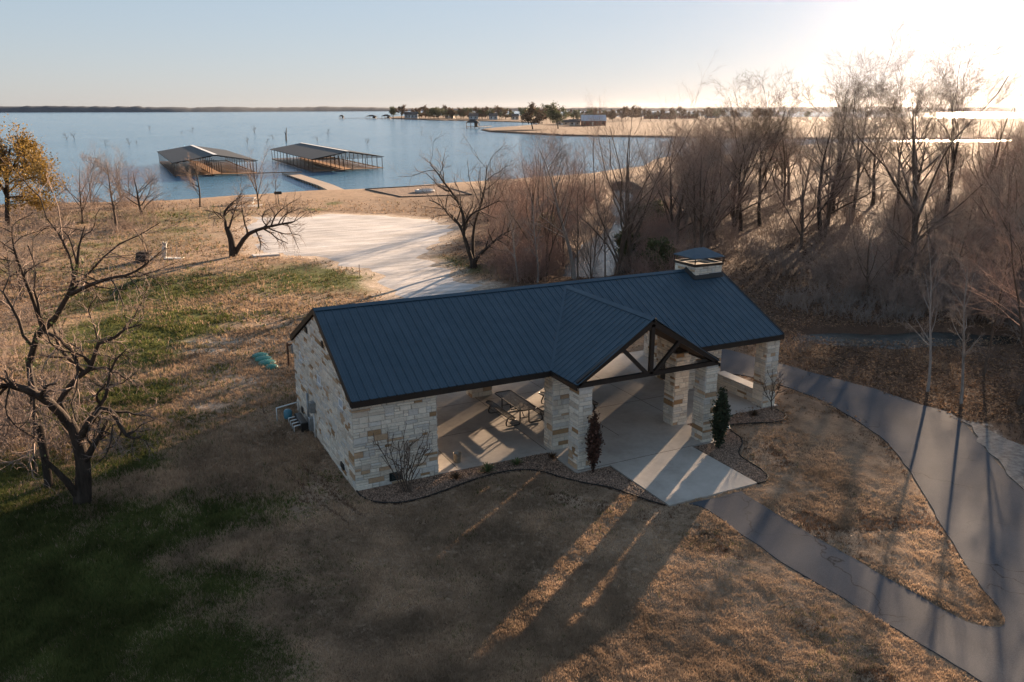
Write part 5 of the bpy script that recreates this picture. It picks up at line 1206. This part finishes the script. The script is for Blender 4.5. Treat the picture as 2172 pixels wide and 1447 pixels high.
c = at(368, 549); t = empty('well_pad', (c[0], c[1], 0), 'flat pale pad with two thin pipes right of the white broken trunk', 'concrete pad', rz=math.atan2(R_[1], R_[0]))
MB().box(-.7, -.35, -.05, .8, .35, .09, bev=.02).build('pad', M['pale_slab'], t)
for x in (-.1, .35): MB().tube([(x, 0, .05), (x, 0, 1.15)], .025, 6).build('pipe', M['galv'], t)
c = at(564, 543); tag(MB().box(c[0]-1.1, c[1]-.5, 0, c[0]+1.1, c[1]+.5, .16, bev=.03).build('concrete_slab', M['pale_slab']), 'pale flat concrete slab in the grass beside the gravel lot', 'concrete slab')
c = at(318, 553); tag(MB().box(c[0]-.3, c[1]-.25, -.05, c[0]+.3, c[1]+.25, .35, bev=.08).build('limestone_block', M['pale_slab']), 'small white stone block at the right foot of the dark stump', 'stone block')
# ------------------------------------------------------------------ grass: short standing blades over the near lawn
def grass():
    rng = np.random.default_rng(4); N = 520000
    py_ = 424+(1560-424)*rng.random(N)**.8; px_ = rng.uniform(-120, 2290, N)
    v = FW*FPX+R_*(px_[:, None]-1086)-UP*(py_[:, None]-723.5); P = CAM+v*((0-CAM[2])/v[:, 2:3])
    dep = (P-CAM)@F_; ok = (paved(P) < -.05)&(sdf(P, LOT) < -.3)&(sdf(P, SHOULDER) < 0)&(sdf(P, POND) < -.6)&(sdf(P, CREEK) < -2.2)&(sdf(P, NEAR) > 13)&(sdf(P, PLAY) < 0)&(dep < 170); P = P[ok]; dep = dep[ok]
    n = len(P); g, d, l = zones(P)
    nz = .5+fbm(P[:, 0]*.5, P[:, 1]*.5, 2, 4)*.9
    isg = (g+(nz-.5)*.9+rng.normal(0, .2, n)) > .56; lit_ = (l+(nz-.5)*.8) > .5; keep = (d+rng.normal(0, .15, n)+(nz-.5)*.6) < .45; keep &= ~(lit_&(rng.random(n) < .5))
    P, dep, isg, nz, g, lit_ = P[keep], dep[keep], isg[keep], nz[keep], g[keep], lit_[keep]; n = len(P)
    nn = fbm(P[:, 0]*1.6, P[:, 1]*1.6, 8, 3)
    hh = (.045+.05*np.clip(nn+.3, 0, 1)+.03*rng.random(n))*(1+np.clip(dep-20, 0, 150)/110)*np.where(isg, 1.15, 1.)*(1+.9*(P@R_ < (CAM@R_)-7)); wd = .011*(1+np.clip(dep-15, 0, 80)/26)
    a = rng.random(n)*2*PI; s_ = np.column_stack([np.cos(a), np.sin(a), np.zeros(n)]); ln = rng.normal(0, .45, (n, 3)); ln[:, 2] = 1; ln = norm(ln)
    tnz = .012+ (fbm(P[:, 0]*1.1, P[:, 1]*1.1, 3, 4)*.06+fbm(P[:, 0]*4.5, P[:, 1]*4.5, 9, 2)*.05)
    P = P.copy(); P[:, 2] = tnz-.02
    V = []; cols = []
    dry = np.array([.50, .365, .25]); dry2 = np.array([.32, .225, .15]); gr1 = np.array([.15, .15, .05]); gr2 = np.array([.07, .095, .03]); lt_ = np.array([.16, .10, .065])
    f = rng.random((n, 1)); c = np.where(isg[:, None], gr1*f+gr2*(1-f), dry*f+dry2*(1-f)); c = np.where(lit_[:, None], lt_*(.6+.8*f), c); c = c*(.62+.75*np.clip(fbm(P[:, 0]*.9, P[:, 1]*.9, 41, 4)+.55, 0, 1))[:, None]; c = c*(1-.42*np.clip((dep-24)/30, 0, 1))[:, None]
    for k in range(3):
        o_ = rng.normal(0, .03, (n, 3))*[1, 1, 0]; q = norm(ln+rng.normal(0, .35, (n, 3))); b = P+o_
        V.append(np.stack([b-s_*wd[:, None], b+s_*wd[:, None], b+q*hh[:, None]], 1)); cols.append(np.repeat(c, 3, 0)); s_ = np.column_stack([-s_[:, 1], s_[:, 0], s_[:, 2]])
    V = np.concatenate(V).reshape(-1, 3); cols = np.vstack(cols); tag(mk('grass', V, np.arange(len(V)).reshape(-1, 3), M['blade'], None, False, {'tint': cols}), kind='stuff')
    print('grass tris', len(V)//3)
def blade_mat():
    m, t, b = newmat('grass_blade', .8, .15); a = attr(t, 'tint').outputs['Color']; t.links.new(a, b.inputs['Base Color'])
    o = t.nodes['Material Output']; ts = nd(t, 'ShaderNodeBsdfTranslucent'); ms = nd(t, 'ShaderNodeMixShader'); ms.inputs[0].default_value = .45; t.links.new(a, ts.inputs[0]); t.links.new(b.outputs[0], ms.inputs[1]); t.links.new(ts.outputs[0], ms.inputs[2]); t.links.new(ms.outputs[0], o.inputs[0]); return m
M['blade'] = blade_mat(); grass()
def pebbles():
    rng = np.random.default_rng(9); V = []; C_ = []
    for bed in (BED1, BED2):
        x0, y0 = bed.min(0); x1, y1 = bed.max(0); P = np.column_stack([rng.uniform(x0, x1, 26000), rng.uniform(y0, y1, 26000)]); P = P[sdf(P, bed) > .04]; n = len(P)
        r = rng.uniform(.012, .032, (n, 1)); a = rng.random(n)*2*PI; z = .035+r[:, 0]*.5
        c = np.array([.25, .165, .115])*rng.uniform(.3, 1.9, (n, 1))
        o_ = [np.column_stack([P[:, 0]+r[:, 0]*np.cos(a+k*PI/2), P[:, 1]+r[:, 0]*np.sin(a+k*PI/2)*.7, z-.01]) for k in range(4)]; tp = np.column_stack([P, z+r[:, 0]*.8])
        V.append(np.stack(o_+[tp], 1)); C_.append(np.repeat(c, 5, 0))
    V = np.concatenate(V); n = len(V); b = np.arange(n)[:, None]*5; Fc = np.concatenate([np.hstack([b+k, b+(k+1) % 4, b+4]) for k in range(4)])
    tag(mk('pebbles', V.reshape(-1, 3), Fc, M['tinted'], None, False, {'tint': np.vstack(C_)}), kind='stuff')
pebbles()
# fallen leaves by the wood and on the road margin
def litter():
    rng = np.random.default_rng(15); N = 26000; px_ = rng.uniform(1560, 2260, N); py_ = rng.uniform(600, 900, N)
    v = FW*FPX+R_*(px_[:, None]-1086)-UP*(py_[:, None]-723.5); P = CAM+v*((0-CAM[2])/v[:, 2:3]); dr = sdf(P, ROAD); ok = (dr < .3)&(sdf(P, POND) < 0)&(paved(P) < .3)&((dr < -.15)|(rng.random(N) < .15)); ok &= (zones(P)[2]+rng.normal(0, .15, N) > .35); P = P[ok]; n = len(P)
    a = norm(rng.normal(0, 1, (n, 3))*[1, 1, .35]); b = norm(np.cross(a, rng.normal(0, .4, (n, 3))+[0, 0, 1])); s_ = rng.uniform(.03, .075, (n, 1)); P[:, 2] = .05
    V = np.stack([P-a*s_, P+b*s_*.6, P+a*s_, P-b*s_*.6], 1).reshape(-1, 3); c = np.array([.24, .15, .09])*rng.uniform(.4, 1.7, (n, 1))
    tag(mk('fallen_leaves', V, np.arange(4*n).reshape(-1, 4), M['blade'], None, False, {'tint': np.repeat(c, 4, 0)}), kind='stuff')
litter()
# ------------------------------------------------------------------ haze
HZ = True
if HZ:
    m = bpy.data.materials.new('haze'); m.use_nodes = True; t = m.node_tree; t.nodes.clear(); o_ = t.nodes.new('ShaderNodeOutputMaterial'); v = t.nodes.new('ShaderNodeVolumePrincipled')
    v.inputs['Color'].default_value = (.86, .9, 1., 1); v.inputs['Density'].default_value = .000018; v.inputs['Anisotropy'].default_value = .9
    t.links.new(v.outputs[0], o_.inputs['Volume'])
    h = MB().box(C2[0]-5300, C2[1]-5300, -6.5, C2[0]+5300, C2[1]+5300, 42).build('haze', m); tag(h, kind='stuff')
    m.cycles.homogeneous_volume = True
